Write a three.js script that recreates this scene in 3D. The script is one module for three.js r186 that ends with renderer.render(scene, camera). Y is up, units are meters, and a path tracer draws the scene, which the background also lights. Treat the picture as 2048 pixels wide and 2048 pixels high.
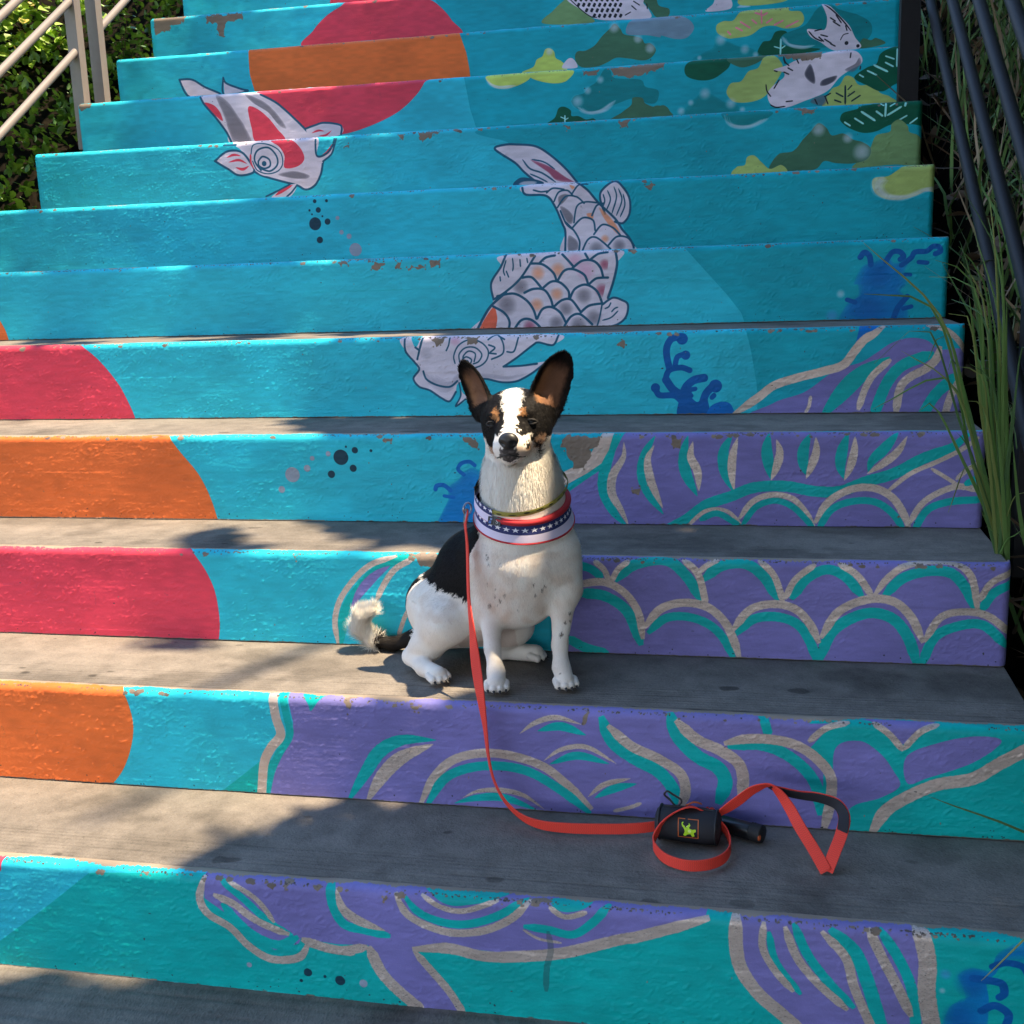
import * as THREE from 'three';
import { mergeGeometries, mergeVertices } from 'three/addons/utils/BufferGeometryUtils.js';
import { ImprovedNoise } from 'three/addons/math/ImprovedNoise.js';

// ---------------------------------------------------------------- camera, sky, sun, exposure
const scene = new THREE.Scene();
const camera = new THREE.PerspectiveCamera(47.51, 1, 0.02, 400);
camera.position.set(0.8476, 0.9966, 1.3651);
camera.rotation.set(-0.20979, 0.2141, -0.036, 'YXZ');
const renderer = new THREE.WebGLRenderer({ antialias: true });
renderer.toneMapping = THREE.LinearToneMapping;
renderer.toneMappingExposure = 2.4;
renderer.shadowMap.enabled = true;
renderer.shadowMap.type = THREE.PCFSoftShadowMap;
const SUN = new THREE.Vector3(0.40, 1, 0.016);            // towards the sun: high, to the right, almost in the plane of the risers
{
  const w = 256, h = 128, d = new Float32Array(w * h * 4);
  for (let y = 0; y < h; y++) {
    const up = Math.sin(((y + 0.5) / h - 0.5) * Math.PI), k = Math.pow(1 - Math.max(0, up), 2.6);
    for (let x = 0; x < w; x++) {
      const o = (y * w + x) * 4;
      d[o] = 0.19 + 1.06 * k; d[o + 1] = 0.37 + 0.95 * k; d[o + 2] = 0.74 + 0.62 * k; d[o + 3] = 1;
    }
  }
  const t = new THREE.DataTexture(d, w, h, THREE.RGBAFormat, THREE.FloatType);
  t.mapping = THREE.EquirectangularReflectionMapping; t.magFilter = THREE.LinearFilter; t.needsUpdate = true;
  scene.background = t; scene.environment = t;
}
const sun = new THREE.DirectionalLight(new THREE.Color(1, 0.81, 0.56), 5);
sun.name = 'sun'; sun.position.copy(SUN).multiplyScalar(15); sun.castShadow = true;
sun.shadow.mapSize.set(4096, 4096);
Object.assign(sun.shadow.camera, { left: -7, right: 7, top: 7, bottom: -7, near: 1, far: 40 });
scene.add(sun, sun.target);

// ---------------------------------------------------------------- helpers
const rng = (s) => () => { s = (s + 0x6d2b79f5) | 0; let t = Math.imul(s ^ (s >>> 15), 1 | s); t = (t + Math.imul(t ^ (t >>> 7), 61 | t)) ^ t; return ((t ^ (t >>> 14)) >>> 0) / 4294967296; };
const perlin = new ImprovedNoise();
const noise = (x, y = 0, z = 0) => perlin.noise(x + 31.7, y + 11.3, z + 5.9);
const fbm = (x, y, z, n = 4) => { let s = 0, a = 0.5; for (let i = 0; i < n; i++) { s += a * noise(x, y, z); x *= 2.03; y *= 2.03; z *= 2.03; a *= 0.5; } return s; };
const lattice = (() => { const r = rng(12345), t = new Float32Array(65536); for (let i = 0; i < 65536; i++) t[i] = r() * 1.5 - 0.75; return t; })();
function flat(x, y, s = 0) {                                   // quick two-dimensional noise
  x += s * 17.31 + 500; y += s * 7.77 + 500;
  const i = Math.floor(x), j = Math.floor(y); let u = x - i, v = y - j; u = u * u * (3 - 2 * u); v = v * v * (3 - 2 * v);
  const a = (j & 255) << 8, b = ((j + 1) & 255) << 8, c = i & 255, d = (i + 1) & 255, p = lattice[a + c], q = lattice[b + c];
  const e = p + (lattice[a + d] - p) * u; return e + (q + (lattice[b + d] - q) * u - e) * v;
}
const flats = (x, y, s, n = 4) => { let t = 0, a = 0.55; for (let i = 0; i < n; i++) { t += a * flat(x, y, s + i * 3.1); x *= 2.03; y *= 2.03; a *= 0.5; } return t; };
const clamp = THREE.MathUtils.clamp, lerp = THREE.MathUtils.lerp, sstep = THREE.MathUtils.smoothstep;
const V = (x, y, z) => new THREE.Vector3(x, y, z);
const used = {};
const numbered = (n) => { const k = used[n] = (used[n] ?? -1) + 1; return k ? n + '_' + String(k).padStart(3, '0') : n; };
function tag(o, label, category, group) { Object.assign(o.userData, { label, category }); if (group) o.userData.group = group; return o; }
function thing(name, label, category, at = [0, 0, 0], group) { const o = new THREE.Group(); o.name = numbered(name); o.position.set(...at); scene.add(o); return tag(o, label, category, group); }
function part(name, geo, mat, parent, extra) { const m = new THREE.Mesh(geo, mat); m.name = name; m.castShadow = m.receiveShadow = true; if (extra) Object.assign(m.userData, extra); (parent ?? scene).add(m); return m; }
function structure(name, geo, mat) { const m = part(numbered(name), geo, mat); m.userData.kind = 'structure'; return m; }
const std = (o) => new THREE.MeshStandardMaterial({ side: THREE.DoubleSide, ...o });
const lin = (r, g, b) => new THREE.Color().setRGB(r, g, b);
function canvasTexture(c, color, repeat) {
  const t = new THREE.CanvasTexture(c); if (color) t.colorSpace = THREE.SRGBColorSpace;
  if (repeat) t.wrapS = t.wrapT = THREE.RepeatWrapping;
  t.magFilter = THREE.LinearFilter; t.anisotropy = 8; return t;
}
function grid(nu, nv, f) {                                    // a sheet of quads: f(u, v) gives [x, y, z, s, t]
  const p = [], uv = [], ix = [];
  for (let j = 0; j <= nv; j++) for (let i = 0; i <= nu; i++) { const r = f(i / nu, j / nv); p.push(r[0], r[1], r[2]); uv.push(r[3] ?? i / nu, r[4] ?? j / nv); }
  for (let j = 0; j < nv; j++) for (let i = 0; i < nu; i++) { const a = j * (nu + 1) + i, b = a + 1, c = a + nu + 1, d = c + 1; ix.push(a, b, d, a, d, c); }
  const g = new THREE.BufferGeometry();
  g.setAttribute('position', new THREE.Float32BufferAttribute(p, 3)); g.setAttribute('uv', new THREE.Float32BufferAttribute(uv, 2)); g.setIndex(ix); g.computeVertexNormals();
  return g;
}
const spline = (pts) => new THREE.CatmullRomCurve3(pts.map((p) => (p.isVector3 ? p : V(...p))), false, 'centripetal');
function strap(points, sides, width, thick, n, taper) {       // a flat band: centre line and, per point, the direction its width runs in
  const c = spline(points), s = spline(sides.map((q) => V(...q).multiplyScalar(10))), ring = [], up = V(), across = V(), o = V(), t = V();
  const pos = [], ix = [], uv = [], L = c.getLength();
  for (let i = 0; i <= n; i++) {
    const k = i / n, m = c.getUtoTmapping(k);
    c.getPoint(m, o); c.getTangent(m, t); s.getPoint(m, across);
    across.addScaledVector(t, -across.dot(t)).normalize(); up.crossVectors(t, across).normalize();
    const w = (taper ? taper(k) : 1) * width / 2, h = thick / 2, b = Math.min(h * 0.8, w * 0.5);
    [[-w, -h + b * 0.4], [-w + b, -h], [w - b, -h], [w, -h + b * 0.4], [w, h - b * 0.4], [w - b, h], [-w + b, h], [-w, h - b * 0.4]].forEach(([a, u], j) => { pos.push(o.x + across.x * a + up.x * u, o.y + across.y * a + up.y * u, o.z + across.z * a + up.z * u); uv.push(k * L, j < 4 ? j / 3 : (7 - j) / 3); });
  }
  for (let i = 0; i < n; i++) for (let j = 0; j < 8; j++) { const a = i * 8 + j, b = i * 8 + (j + 1) % 8; ix.push(a, b, b + 8, a, b + 8, a + 8); }
  for (const e of [0, n]) for (let j = 1; j < 7; j++) ix.push(e * 8, e * 8 + j, e * 8 + j + 1);
  const g = new THREE.BufferGeometry(); g.setAttribute('position', new THREE.Float32BufferAttribute(pos, 3)); g.setAttribute('uv', new THREE.Float32BufferAttribute(uv, 2)); g.setIndex(ix); g.computeVertexNormals();
  return g;
}
function tube(points, radius, n = 24, sides = 10, taper) {
  const c = points instanceof THREE.Curve ? points : spline(points), g = new THREE.TubeGeometry(c, n, radius, sides, false);
  if (taper) { const p = g.attributes.position, o = V(); for (let i = 0; i <= n; i++) { c.getPointAt(i / n, o); for (let j = 0; j <= sides; j++) { const k = i * (sides + 1) + j, f = taper(i / n); p.setXYZ(k, o.x + (p.getX(k) - o.x) * f, o.y + (p.getY(k) - o.y) * f, o.z + (p.getZ(k) - o.z) * f); } } g.computeVertexNormals(); }
  return g;
}
function bar(a, b, radius, sides = 14) {                       // a round bar with slightly rounded ends
  const d = V().subVectors(b, a), L = d.length();
  const g = new THREE.LatheGeometry([[0, 0], [radius * 0.8, 0], [radius, radius * 0.2], [radius, L - radius * 0.2], [radius * 0.8, L], [0, L]].map((q) => new THREE.Vector2(...q)), sides);
  g.applyQuaternion(new THREE.Quaternion().setFromUnitVectors(V(0, 1, 0), d.normalize())); g.translate(a.x, a.y, a.z); return g;
}

// ---------------------------------------------------------------- the staircase
const HALF = 1.2365, WIDE = HALF * 2, NOSE = 0.012, LIP = 0.016;
const TOP = [0.1729, 0.341, 0.5093, 0.6819, 0.8525, 1.0212, 1.1876, 1.3592, 1.5297, 1.6981, 1.8713, 2.04, 2.211, 2.382];
const FACE = [0.002, -0.2574, -0.5176, -0.7741, -1.0423, -1.2925, -1.5534, -1.8152, -2.0713, -2.329, -2.5863, -2.845, -3.104, -3.363];
const STEPS = TOP.length;
const slopeY = (z) => z > 0 ? 0 : Math.min(-z, 5.2) * 0.662;   // how the hill climbs beside the stairs

// concrete of the treads: grain, aggregate, dirt, and the broom lines along the front edge
const toS = (v) => 255 * (v < 0.0031308 ? 12.92 * v : 1.055 * Math.pow(v, 1 / 2.4) - 0.055);
function concreteTextures(seed) {
  const w = 2048, h = 256, r = rng(seed), col = new Uint8Array(w * h * 4), bmp = new Uint8Array(w * h * 4);
  const lines = []; for (let k = 0; k < 9; k++) lines.push([0.045 + k * 0.033 + r() * 0.008, 0.35 + r() * 0.65, 0.006 + r() * 0.006]);
  const spots = []; for (let k = 0; k < 26; k++) spots.push([r() * WIDE, r() * 0.29, 0.004 + 0.018 * r() * r(), 0.2 + 0.4 * r()]);
  for (let y = 0; y < h; y++) for (let x = 0; x < w; x++) {
    const X = x / w * WIDE, Y = y / h * 0.29, o = (y * w + x) * 4, g = r();
    const big = flats(X * 2.6, Y * 4, seed, 4), mid = flats(X * 34, Y * 36, seed + 1, 3), streak = flats(X * 30, Y * 150, seed + 3, 2);
    const patch = sstep(flats(X * 6, Y * 8, seed * 2.1, 4), 0.10, 0.34);
    let v = 0.205 + 0.08 * big + 0.07 * mid + 0.06 * (g - 0.5), b = 128 + 60 * mid + 60 * (g - 0.5);
    const f = y / h;                                                // v = 0 is the front edge
    if (f < 0.42) for (const [at, deep, wid] of lines) {
      if (Math.abs(f - at) > 0.04) continue;
      const wob = at + 0.006 * flat(X * 3.6, at * 40, seed), k = Math.exp(-Math.pow((f - wob) / wid, 2)) * deep * clamp(0.65 + 0.9 * flat(X * 7, at * 90, 3), 0, 1);
      b -= 90 * k; v -= 0.05 * k;
    }
    v += 0.022 * streak * (1 - sstep(f, 0.25, 0.42)); b += 70 * streak * (1 - sstep(f, 0.25, 0.42));
    v *= 1 - 0.30 * patch;
    const grit = flats(X * 210, Y * 210, seed + 6, 2); v *= 1 + 0.16 * grit; b += 40 * grit; if (grit > 0.42) v *= 0.72;
    for (const q of spots) { const dx = X - q[0], dy = Y - q[1]; if (dx > -0.05 && dx < 0.05 && dy > -0.03 && dy < 0.03) v *= 1 - q[3] * sstep(q[2] * (1 + 0.8 * flat(X * 60, Y * 60, q[3])) - Math.hypot(dx, dy * 1.6), 0, 0.006); }
    if (g > 0.997) v *= 0.5; if (g < 0.003) v *= 1.3;
    v = clamp(v, 0.06, 0.72);
    col[o] = toS(v); col[o + 1] = toS(v * 0.87); col[o + 2] = toS(v * 0.735); col[o + 3] = 255;
    bmp[o] = bmp[o + 1] = bmp[o + 2] = clamp(b, 0, 255); bmp[o + 3] = 255;
  }
  const mk = (d, s) => { const t = new THREE.DataTexture(d, w, h); t.magFilter = THREE.LinearFilter; t.wrapS = t.wrapT = THREE.MirroredRepeatWrapping; if (s) t.colorSpace = THREE.SRGBColorSpace; t.needsUpdate = true; return t; };
  return [mk(col, true), mk(bmp)];
}
const concrete = [1, 2, 3].map((s) => { const [m, b] = concreteTextures(s * 17); return new THREE.MeshPhysicalMaterial({ side: THREE.DoubleSide, map: m, bumpMap: b, bumpScale: 0.0026, roughness: 0.93, specularIntensity: 0.35 }); });
const plainConcrete = std({ color: lin(0.20, 0.18, 0.16), roughness: 0.95 });

// colours of the mural (the paint itself)
const INK = {};
const GAIN = [0.60, 0.66, 0.74];
const paint = (n, r, g, b) => { const c = new THREE.Color(r / 255, g / 255, b / 255).convertSRGBToLinear(); c.setRGB(Math.min(0.9, c.r / GAIN[0]), Math.min(0.9, c.g / GAIN[1]), Math.min(0.9, c.b / GAIN[2])); INK[n] = '#' + c.getHexString(); };
paint('aqua', 32, 160, 186); paint('teal', 4, 140, 162); paint('teal2', 0, 146, 150); paint('red', 184, 56, 78); paint('orange', 190, 96, 46);
paint('koi', 178, 178, 198); paint('ink', 22, 76, 106); paint('ink2', 16, 44, 56); paint('grey', 84, 84, 98); paint('grey2', 146, 148, 168); paint('black', 26, 30, 42);
paint('maroon', 120, 38, 66); paint('ora2', 210, 122, 84); paint('ora3', 200, 92, 72); paint('pink', 176, 134, 168); paint('pink2', 190, 112, 138);
paint('bub', 14, 50, 68); paint('bub2', 118, 134, 156); paint('olive', 52, 96, 78); paint('olive2', 96, 132, 92); paint('yel', 158, 184, 92); paint('yel2', 138, 164, 98);
paint('white', 166, 184, 206); paint('white2', 128, 200, 206); paint('mauve', 96, 126, 150); paint('pine', 0, 76, 58); paint('leafteal', 0, 112, 124);
paint('blue', 0, 92, 172); paint('blue2', 0, 76, 146); paint('blue3', 70, 130, 190); paint('purple', 99, 99, 160); paint('silver', 164, 156, 154);
INK.chip = '#857668'; INK.stain = 'rgba(70,84,88,0.45)'; INK.bare = '#9c8c7a';

const PPM = 1656, CW = 2048, ROW = 324;
const rowOf = (i) => { const h = TOP[i] - (i ? TOP[i - 1] : 0); return { h, straight: h - NOSE, total: h - NOSE + Math.PI / 2 * NOSE + LIP }; };
const strokes = TOP.map(() => []);
const p = (i, kind, colour, pts, width) => strokes[i].push([kind, INK[colour], pts.split(' ').map((q) => q.split(',').map(Number)), width, colour]);
p(11,'g','teal','961,155 3062,86 3082,-233 1144,-95');
p(10,'g','teal','956,271 2999,250 3021,-100 1105,37');
p(9,'g','teal','1148,211 2945,264 2969,-114 1184,-2');
p(8,'g','teal','1238,191 2895,227 2910,-18 1274,20 1256,81');
p(7,'f','teal','1383,174 2210,235 2878,291 2897,-1 1606,5 1510,70 1420,126');
p(6,'g','teal','1717,175 2787,247 2805,-49 1772,-3');
p(5,'g','teal','1912,173 2529,201 2540,-40 2052,-8 2041,22 2011,61');
p(4,'g','teal','2052,181 2529,221 2541,-22 2079,-19 2079,41 2074,80 2064,134');
p(3,'g','teal','1604,191 2519,185 2529,-16 1595,-29');
p(2,'g','teal','1738,185 2512,197 2524,-11 1732,-43');
p(1,'g','teal2','1301,55 1477,89 1469,-35 1230,-1 1266,27');
p(1,'g','teal2','2016,180 2548,189 2561,-6 2016,-47');
p(0,'g','teal2','1147,163 1544,193 1525,-89 935,-98 952,21 985,39 1066,99');
p(0,'g','teal2','1544,212 2429,282 2450,-84 1516,-213');
p(11,'f','red','580,43 638,98 930,75 979,0 753,5');
p(10,'f','red','571,40 600,91 649,133 702,160 744,182 914,186 1006,159 1047,131 1082,89 1108,37 893,35');
p(9,'g','orange','473,180 472,136 472,92 486,31 963,23 1199,34 1197,61 1189,109 1166,179');
p(8,'f','red','604,172 765,172 987,183 1128,181 1121,159 1094,126 1037,84 951,51 860,32 774,37 722,62 657,117');
p(5,'f','orange','58,174 171,98 195,50 207,25 214,-7 217,-58 202,-127 64,-125');
p(4,'f','red','282,250 468,237 523,205 569,171 611,136 654,82 676,36 689,-1 697,-43 688,-102 228,-102');
p(3,'f','orange','456,258 862,246 890,212 914,173 938,138 970,97 990,56 1002,15 1008,-27 1000,-92 402,-103');
p(2,'f','red','620,242 1011,239 1047,204 1077,168 1100,135 1115,98 1120,60 1120,26 1113,-9 1101,-45 1064,-85 567,-106');
p(1,'f','orange','784,213 1026,222 1053,195 1070,168 1080,140 1084,106 1075,67 1056,27 1029,-5 999,-32 958,-57 740,-72');
p(0,'f','red','989,189 1007,185 1005,167 1002,154 983,151');
p(9,'g','koi','225,92 270,89 312,64 367,37 340,26 255,37');
p(9,'s','ink','225,92 270,89 312,64 367,37 340,26 255,37 225,92',6.4);
p(9,'g','koi','379,88 389,70 437,50 459,42 379,35');
p(9,'s','ink','379,88 389,70 437,50 459,42 379,35 379,88',6.3);
p(8,'f','koi','419,169 493,171 569,170 615,162 664,132 713,88 750,50 770,12 636,-1 511,21 494,59 463,103 431,141');
p(8,'f','red','431,148 460,139 479,117 485,92 463,108 436,130');
p(8,'l','grey','471,165 508,142 534,104 554,71 570,23 521,26 503,64 492,106');
p(8,'f','red','571,125 599,120 632,93 658,60 679,25 591,25 577,65');
p(8,'l','grey','568,161 619,140 656,107 685,64 665,70 633,108 589,137');
p(8,'s','ink','418,165 431,141 463,103 494,59 511,21',6.5);
p(8,'s','ink','614,160 664,132 713,88 750,50 776,17',6.3);
p(8,'f','koi','750,53 780,63 809,69 859,59 859,33 776,12');
p(8,'s','ink','750,55 780,63 809,68 859,58 859,33',5.7);
p(8,'t','red','767,41 790,47 807,44',5.7);
p(8,'t','red','789,32 812,33 830,45',5.7);
p(7,'f','koi','632,176 652,148 671,123 685,93 711,77 769,59 812,47 837,34 865,45 883,73 891,106 877,126 875,175 747,182');
p(7,'f','koi','572,123 608,146 651,143 676,113 685,88 640,82 609,101');
p(7,'s','ink','601,165 637,164',6.6);
p(7,'s','ink','570,123 608,147 651,144 676,115 685,88 640,81 609,99 570,123',6.1);
p(7,'s','ink','685,90 711,76 769,58 811,46 837,33 865,44 884,73 893,106',6.0);
p(7,'t','red','606,131 629,137 650,133',6.6);
p(7,'t','red','611,118 644,122 667,111',6.6);
p(7,'t','red','631,103 653,97 672,105',7.7);
p(7,'t','red','678,137 686,107 709,89',14.1);
p(7,'f','koi','876,117 903,125 926,148 933,164 927,133 902,111 888,102');
p(7,'t','red','884,117 909,130 929,155',8.5);
p(7,'s','ink','875,165 876,122 903,125 924,146 930,164',5.3);
p(7,'s','ink','893,106 919,124 931,152 935,164',5.3);
p(7,'c','koi','727,121',46.4);
p(7,'s','ink','681,137 691,161 729,161 765,142 774,112 761,89 728,81 696,92 684,117',3.3);
p(7,'s','ink','707,91 690,119 701,145 734,151 756,128 757,104 734,88 707,96',4.9);
p(7,'s','ink','701,116 715,128 734,119 735,102 718,96 702,104 701,116',4.9);
p(7,'c','ink','718,109',7.0);
p(7,'f','red','743,170 800,169 830,143 838,114 815,96 778,95 780,127 766,152');
p(7,'l','grey','760,77 804,84 846,72 840,63 802,65');
p(7,'f','koi','733,16 768,39 790,48 812,47 787,16');
p(7,'t','red','744,21 773,37 798,47',10.8);
p(7,'s','ink','717,20 756,35 790,49',4.9);
p(7,'s','ink','811,46 794,28 779,17',4.8);
p(7,'f','koi','1380,113 1408,122 1443,122 1492,115 1530,92 1573,53 1604,13 1557,2 1498,14 1460,49 1436,74');
p(7,'l','maroon','1481,78 1529,60 1573,30 1593,17 1548,24 1524,46');
p(7,'s','ink','1498,17 1460,49 1436,74 1382,112 1408,122 1443,121 1492,114 1530,91 1573,52 1604,14',5.9);
p(7,'a','ink','1456,82 1475,58 1509,44 1545,19',4.4);
p(7,'a','ink','1475,44 1499,33 1523,20',3.9);
p(7,'a','ink','1481,81 1515,72 1544,52',3.9);
p(7,'f','ink','1429,15 1449,35 1489,29 1513,18 1483,8');
p(7,'l','koi','1446,17 1459,25 1491,23 1483,13');
p(6,'f','koi','1503,162 1514,142 1564,137 1586,110 1603,71 1609,47 1607,-10 1776,-11 1776,14 1750,50 1733,77 1689,117 1668,145 1639,170 1574,176');
p(6,'f','koi','1698,123 1703,144 1734,164 1756,146 1769,119 1768,85 1750,65 1733,68 1706,88');
p(6,'s','ink','1709,88 1698,123 1703,144 1734,164 1756,146 1770,119 1769,85 1753,64 1733,68',5.3);
p(6,'a','ink','1705,135 1709,118 1702,101',3.5);
p(6,'a','ink','1716,143 1723,122 1713,96',3.5);
p(6,'a','ink','1732,151 1738,129 1726,87',3.5);
p(6,'a','ink','1743,146 1751,120 1737,82',3.5);
p(6,'a','ink','1754,133 1758,107 1746,78',3.5);
p(6,'s','ink','1505,159 1514,142 1564,137 1586,110 1603,69 1610,47 1608,-5',5.5);
p(6,'s','ink','1637,170 1668,145 1694,114 1733,76 1750,50 1768,28 1778,6 1776,-11',5.4);
p(6,'l','grey','1599,108 1615,103 1630,85 1625,68 1612,77');
p(6,'l','grey','1618,38 1638,26 1640,7 1617,3');
p(6,'l','grey','1595,132 1611,139 1620,133 1599,114');
p(6,'l','ora2','1696,102 1715,86 1737,59 1746,35 1728,49 1706,78');
p(6,'l','ora2','1664,90 1680,90 1679,77 1668,81');
p(6,'l','ora2','1623,160 1636,155 1630,149');
p(6,'b','grey','1687,5',20.2);
p(6,'b','ora2','1708,28',11.6);
p(6,'b','grey','1743,11',17.8);
p(6,'s','ink','1566,144 1582,154 1609,150',4.1);
p(6,'s','ink','1584,123 1596,144 1618,147 1631,134',4.1);
p(6,'s','ink','1592,108 1613,133 1640,131 1658,115',4.1);
p(6,'s','ink','1629,139 1646,159 1668,160',4.0);
p(6,'s','ink','1632,70 1640,108 1662,118 1694,114',4.0);
p(6,'s','ink','1533,152 1551,147 1569,148',4.1);
p(6,'s','ink','1677,85 1689,108 1707,113',4.5);
p(6,'s','ink','1627,57 1653,80 1679,74 1684,50',4.5);
p(6,'s','ink','1681,40 1702,62 1728,54 1746,35',4.5);
p(6,'s','ink','1648,-7 1665,27 1687,32 1721,4',4.5);
p(6,'s','ink','1716,12 1737,32 1763,29 1779,10',4.5);
p(6,'s','ink','1610,73 1632,50 1645,24 1642,-2',4.5);
p(6,'s','ink','1599,99 1612,69 1627,55',4.5);
p(5,'f','koi','1514,166 1501,139 1478,103 1481,66 1458,29 1432,-20 1719,-18 1734,30 1747,62 1759,98 1768,137 1765,169');
p(5,'f','koi','1732,50 1757,62 1778,55 1790,45 1785,17 1760,1 1719,-7 1719,14');
p(5,'b','ora2','1587,122',18.4);
p(5,'b','ora2','1633,128',18.3);
p(5,'b','ora2','1629,74',16.7);
p(5,'b','ora2','1582,51',17.7);
p(5,'b','grey','1512,52',25.6);
p(5,'b','grey','1691,68',20.7);
p(5,'b','grey','1649,41',18.8);
p(5,'b','grey','1627,8',20.2);
p(5,'b','grey','1677,3',20.8);
p(5,'b','grey','1713,19',20.7);
p(5,'b','grey','1546,92',20.3);
p(5,'b','pink','1697,124',24.7);
p(5,'b','pink','1673,147',20.6);
p(5,'b','maroon','1733,79',17.3);
p(5,'b','maroon','1740,136',13.9);
p(5,'b','maroon','1564,2',17.0);
p(5,'f','ora3','1443,-8 1478,47 1488,28 1485,4 1478,-11');
p(5,'g','koi','1748,162 1763,165 1762,126 1754,90 1739,58 1732,54 1744,102 1748,138');
p(5,'s','ink','1591,144 1606,156 1627,160',5.4);
p(5,'s','ink','1570,144 1598,141 1622,122 1629,104',5.4);
p(5,'s','ink','1644,162 1656,149 1668,135',5.4);
p(5,'s','ink','1632,104 1647,125 1668,128 1693,115 1701,96',5.4);
p(5,'s','ink','1666,130 1689,146 1714,145 1730,130 1736,109',5.4);
p(5,'s','ink','1696,162 1704,148',5.3);
p(5,'s','ink','1708,148 1726,160 1747,163',5.3);
p(5,'s','ink','1704,94 1721,106 1747,107',5.4);
p(5,'s','ink','1550,113 1572,113 1593,90',5.5);
p(5,'s','ink','1598,89 1617,102 1638,99 1656,80 1657,63',5.4);
p(5,'s','ink','1659,63 1671,84 1696,93 1721,78 1733,50',5.4);
p(5,'s','ink','1554,79 1575,87 1600,84 1614,65 1619,47',5.5);
p(5,'s','ink','1623,47 1641,60 1662,60 1682,34',5.4);
p(5,'s','ink','1683,31 1703,46 1734,50',5.4);
p(5,'s','ink','1490,73 1528,78 1557,63 1573,42 1580,20',5.5);
p(5,'s','ink','1582,20 1595,41 1616,45 1636,32 1648,10',5.5);
p(5,'s','ink','1645,2 1661,23 1682,27 1709,4',5.4);
p(5,'s','ink','1480,50 1505,35 1517,14 1512,-10',5.6);
p(5,'s','ink','1523,-10 1543,16 1564,19 1585,4 1593,-11',5.6);
p(5,'s','ink','1514,166 1501,139 1477,103 1481,66',5.1);
p(5,'s','ink','1481,66 1511,83 1546,112 1581,160',5.1);
p(5,'s','ink','1511,81 1476,53 1458,29 1434,-12',6.0);
p(5,'s','ink','1764,169 1768,137 1759,98 1746,62',5.7);
p(5,'s','ink','1734,48 1757,62 1778,56 1791,45 1785,17 1760,0 1719,-5',4.9);
p(5,'s','ink','1732,46 1726,18 1717,-10',3.7);
p(5,'a','ink','1514,154 1507,130 1510,118',3.4);
p(5,'a','ink','1529,158 1530,138 1528,128',3.4);
p(5,'a','ink','1546,155 1547,137',3.4);
p(5,'a','ink','1562,157 1564,145',3.4);
p(5,'a','ink','1498,118 1499,106',3.4);
p(5,'a','ink','1513,130 1519,114',3.4);
p(5,'a','ink','1738,38 1747,42 1753,52',3.3);
p(5,'a','ink','1753,30 1761,38 1769,41',3.3);
p(5,'a','ink','1732,12 1752,18 1769,33',3.3);
p(4,'f','koi','1340,173 1341,140 1359,115 1366,99 1354,80 1367,64 1390,56 1414,40 1433,32 1447,52 1455,71 1492,80 1519,78 1550,71 1582,73 1613,88 1637,106 1651,114 1618,110 1554,104 1583,122 1619,148 1631,153 1661,148 1674,169 1484,177');
p(4,'f','aqua','1354,177 1363,148 1376,168 1377,180');
p(4,'l','grey2','1384,91 1415,75 1440,75 1456,90 1520,89 1559,83 1598,88 1558,77 1492,84 1455,73 1430,52 1399,64');
p(4,'b','grey2','1386,134',16.0);
p(4,'b','pink','1452,161',14.2);
p(4,'s','ink','1340,167 1341,140 1361,115 1369,101 1355,82 1367,64 1390,56 1414,40 1433,32 1448,52',4.4);
p(4,'s','ink','1366,123 1375,153 1380,168',4.4);
p(4,'s','ink','1378,97 1384,80 1407,67 1435,63 1452,75',4.4);
p(4,'s','ink','1492,80 1519,78 1550,71 1582,73 1613,88 1637,105 1651,114',4.4);
p(4,'s','ink','1554,104 1583,122 1619,148 1631,153 1661,147 1673,167',4.3);
p(4,'s','ink','1554,104 1591,105 1626,109',4.3);
p(4,'s','ink','1363,148 1371,142',4.4);
p(4,'s','ink','1449,113 1447,129 1459,151 1483,162 1507,156 1522,139 1519,120 1505,107 1485,101',3.2);
p(4,'s','ink','1459,117 1459,132 1473,145 1494,145 1508,131 1501,116 1489,111',3.2);
p(4,'s','ink','1467,117 1468,128 1480,138 1494,132 1491,116',3.2);
p(4,'s','ink','1466,121 1474,126 1485,120 1481,111 1469,113',3.2);
p(4,'s','ink','1440,167 1437,152 1431,140',3.2);
p(4,'c','ink','1475,115',4.7);
p(4,'s','ink','1523,161 1542,172 1555,153 1553,131 1529,120',3.5);
p(4,'s','ink','1524,150 1537,144 1527,135',3.5);
p(4,'s','ink','1523,133 1539,131',3.5);
p(4,'s','ink','1563,135 1578,136 1588,164',3.5);
p(4,'s','ink','1546,168 1558,161',3.5);
p(4,'f','koi','1446,20 1458,44 1456,67 1462,51 1472,40 1465,31');
p(4,'s','ink','1468,36 1446,21 1458,44 1456,71',3.6);
p(6,'c','bub','958,95',16.3);
p(6,'c','bub','992,99',7.9);
p(6,'c','bub','968,54',8.4);
p(6,'c','bub','969,129',6.9);
p(6,'c','bub','961,151',4.9);
p(6,'c','bub','993,151',3.9);
p(6,'c','bub','945,129',3.0);
p(6,'c','bub','951,119',2.5);
p(6,'c','bub','979,113',2.5);
p(6,'c','bub2','1019,107',4.9);
p(6,'c','bub2','1029,71',4.9);
p(6,'c','bub2','1063,26',16.6);
p(6,'c','bub2','1048,60',6.8);
p(6,'c','bub2','1028,71',5.9);
p(6,'c','bub2','1020,107',4.9);
p(3,'c','bub','1279,128',15.4);
p(3,'c','bub','1309,142',6.4);
p(3,'c','bub','1303,106',7.1);
p(3,'c','bub','1257,94',7.5);
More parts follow.
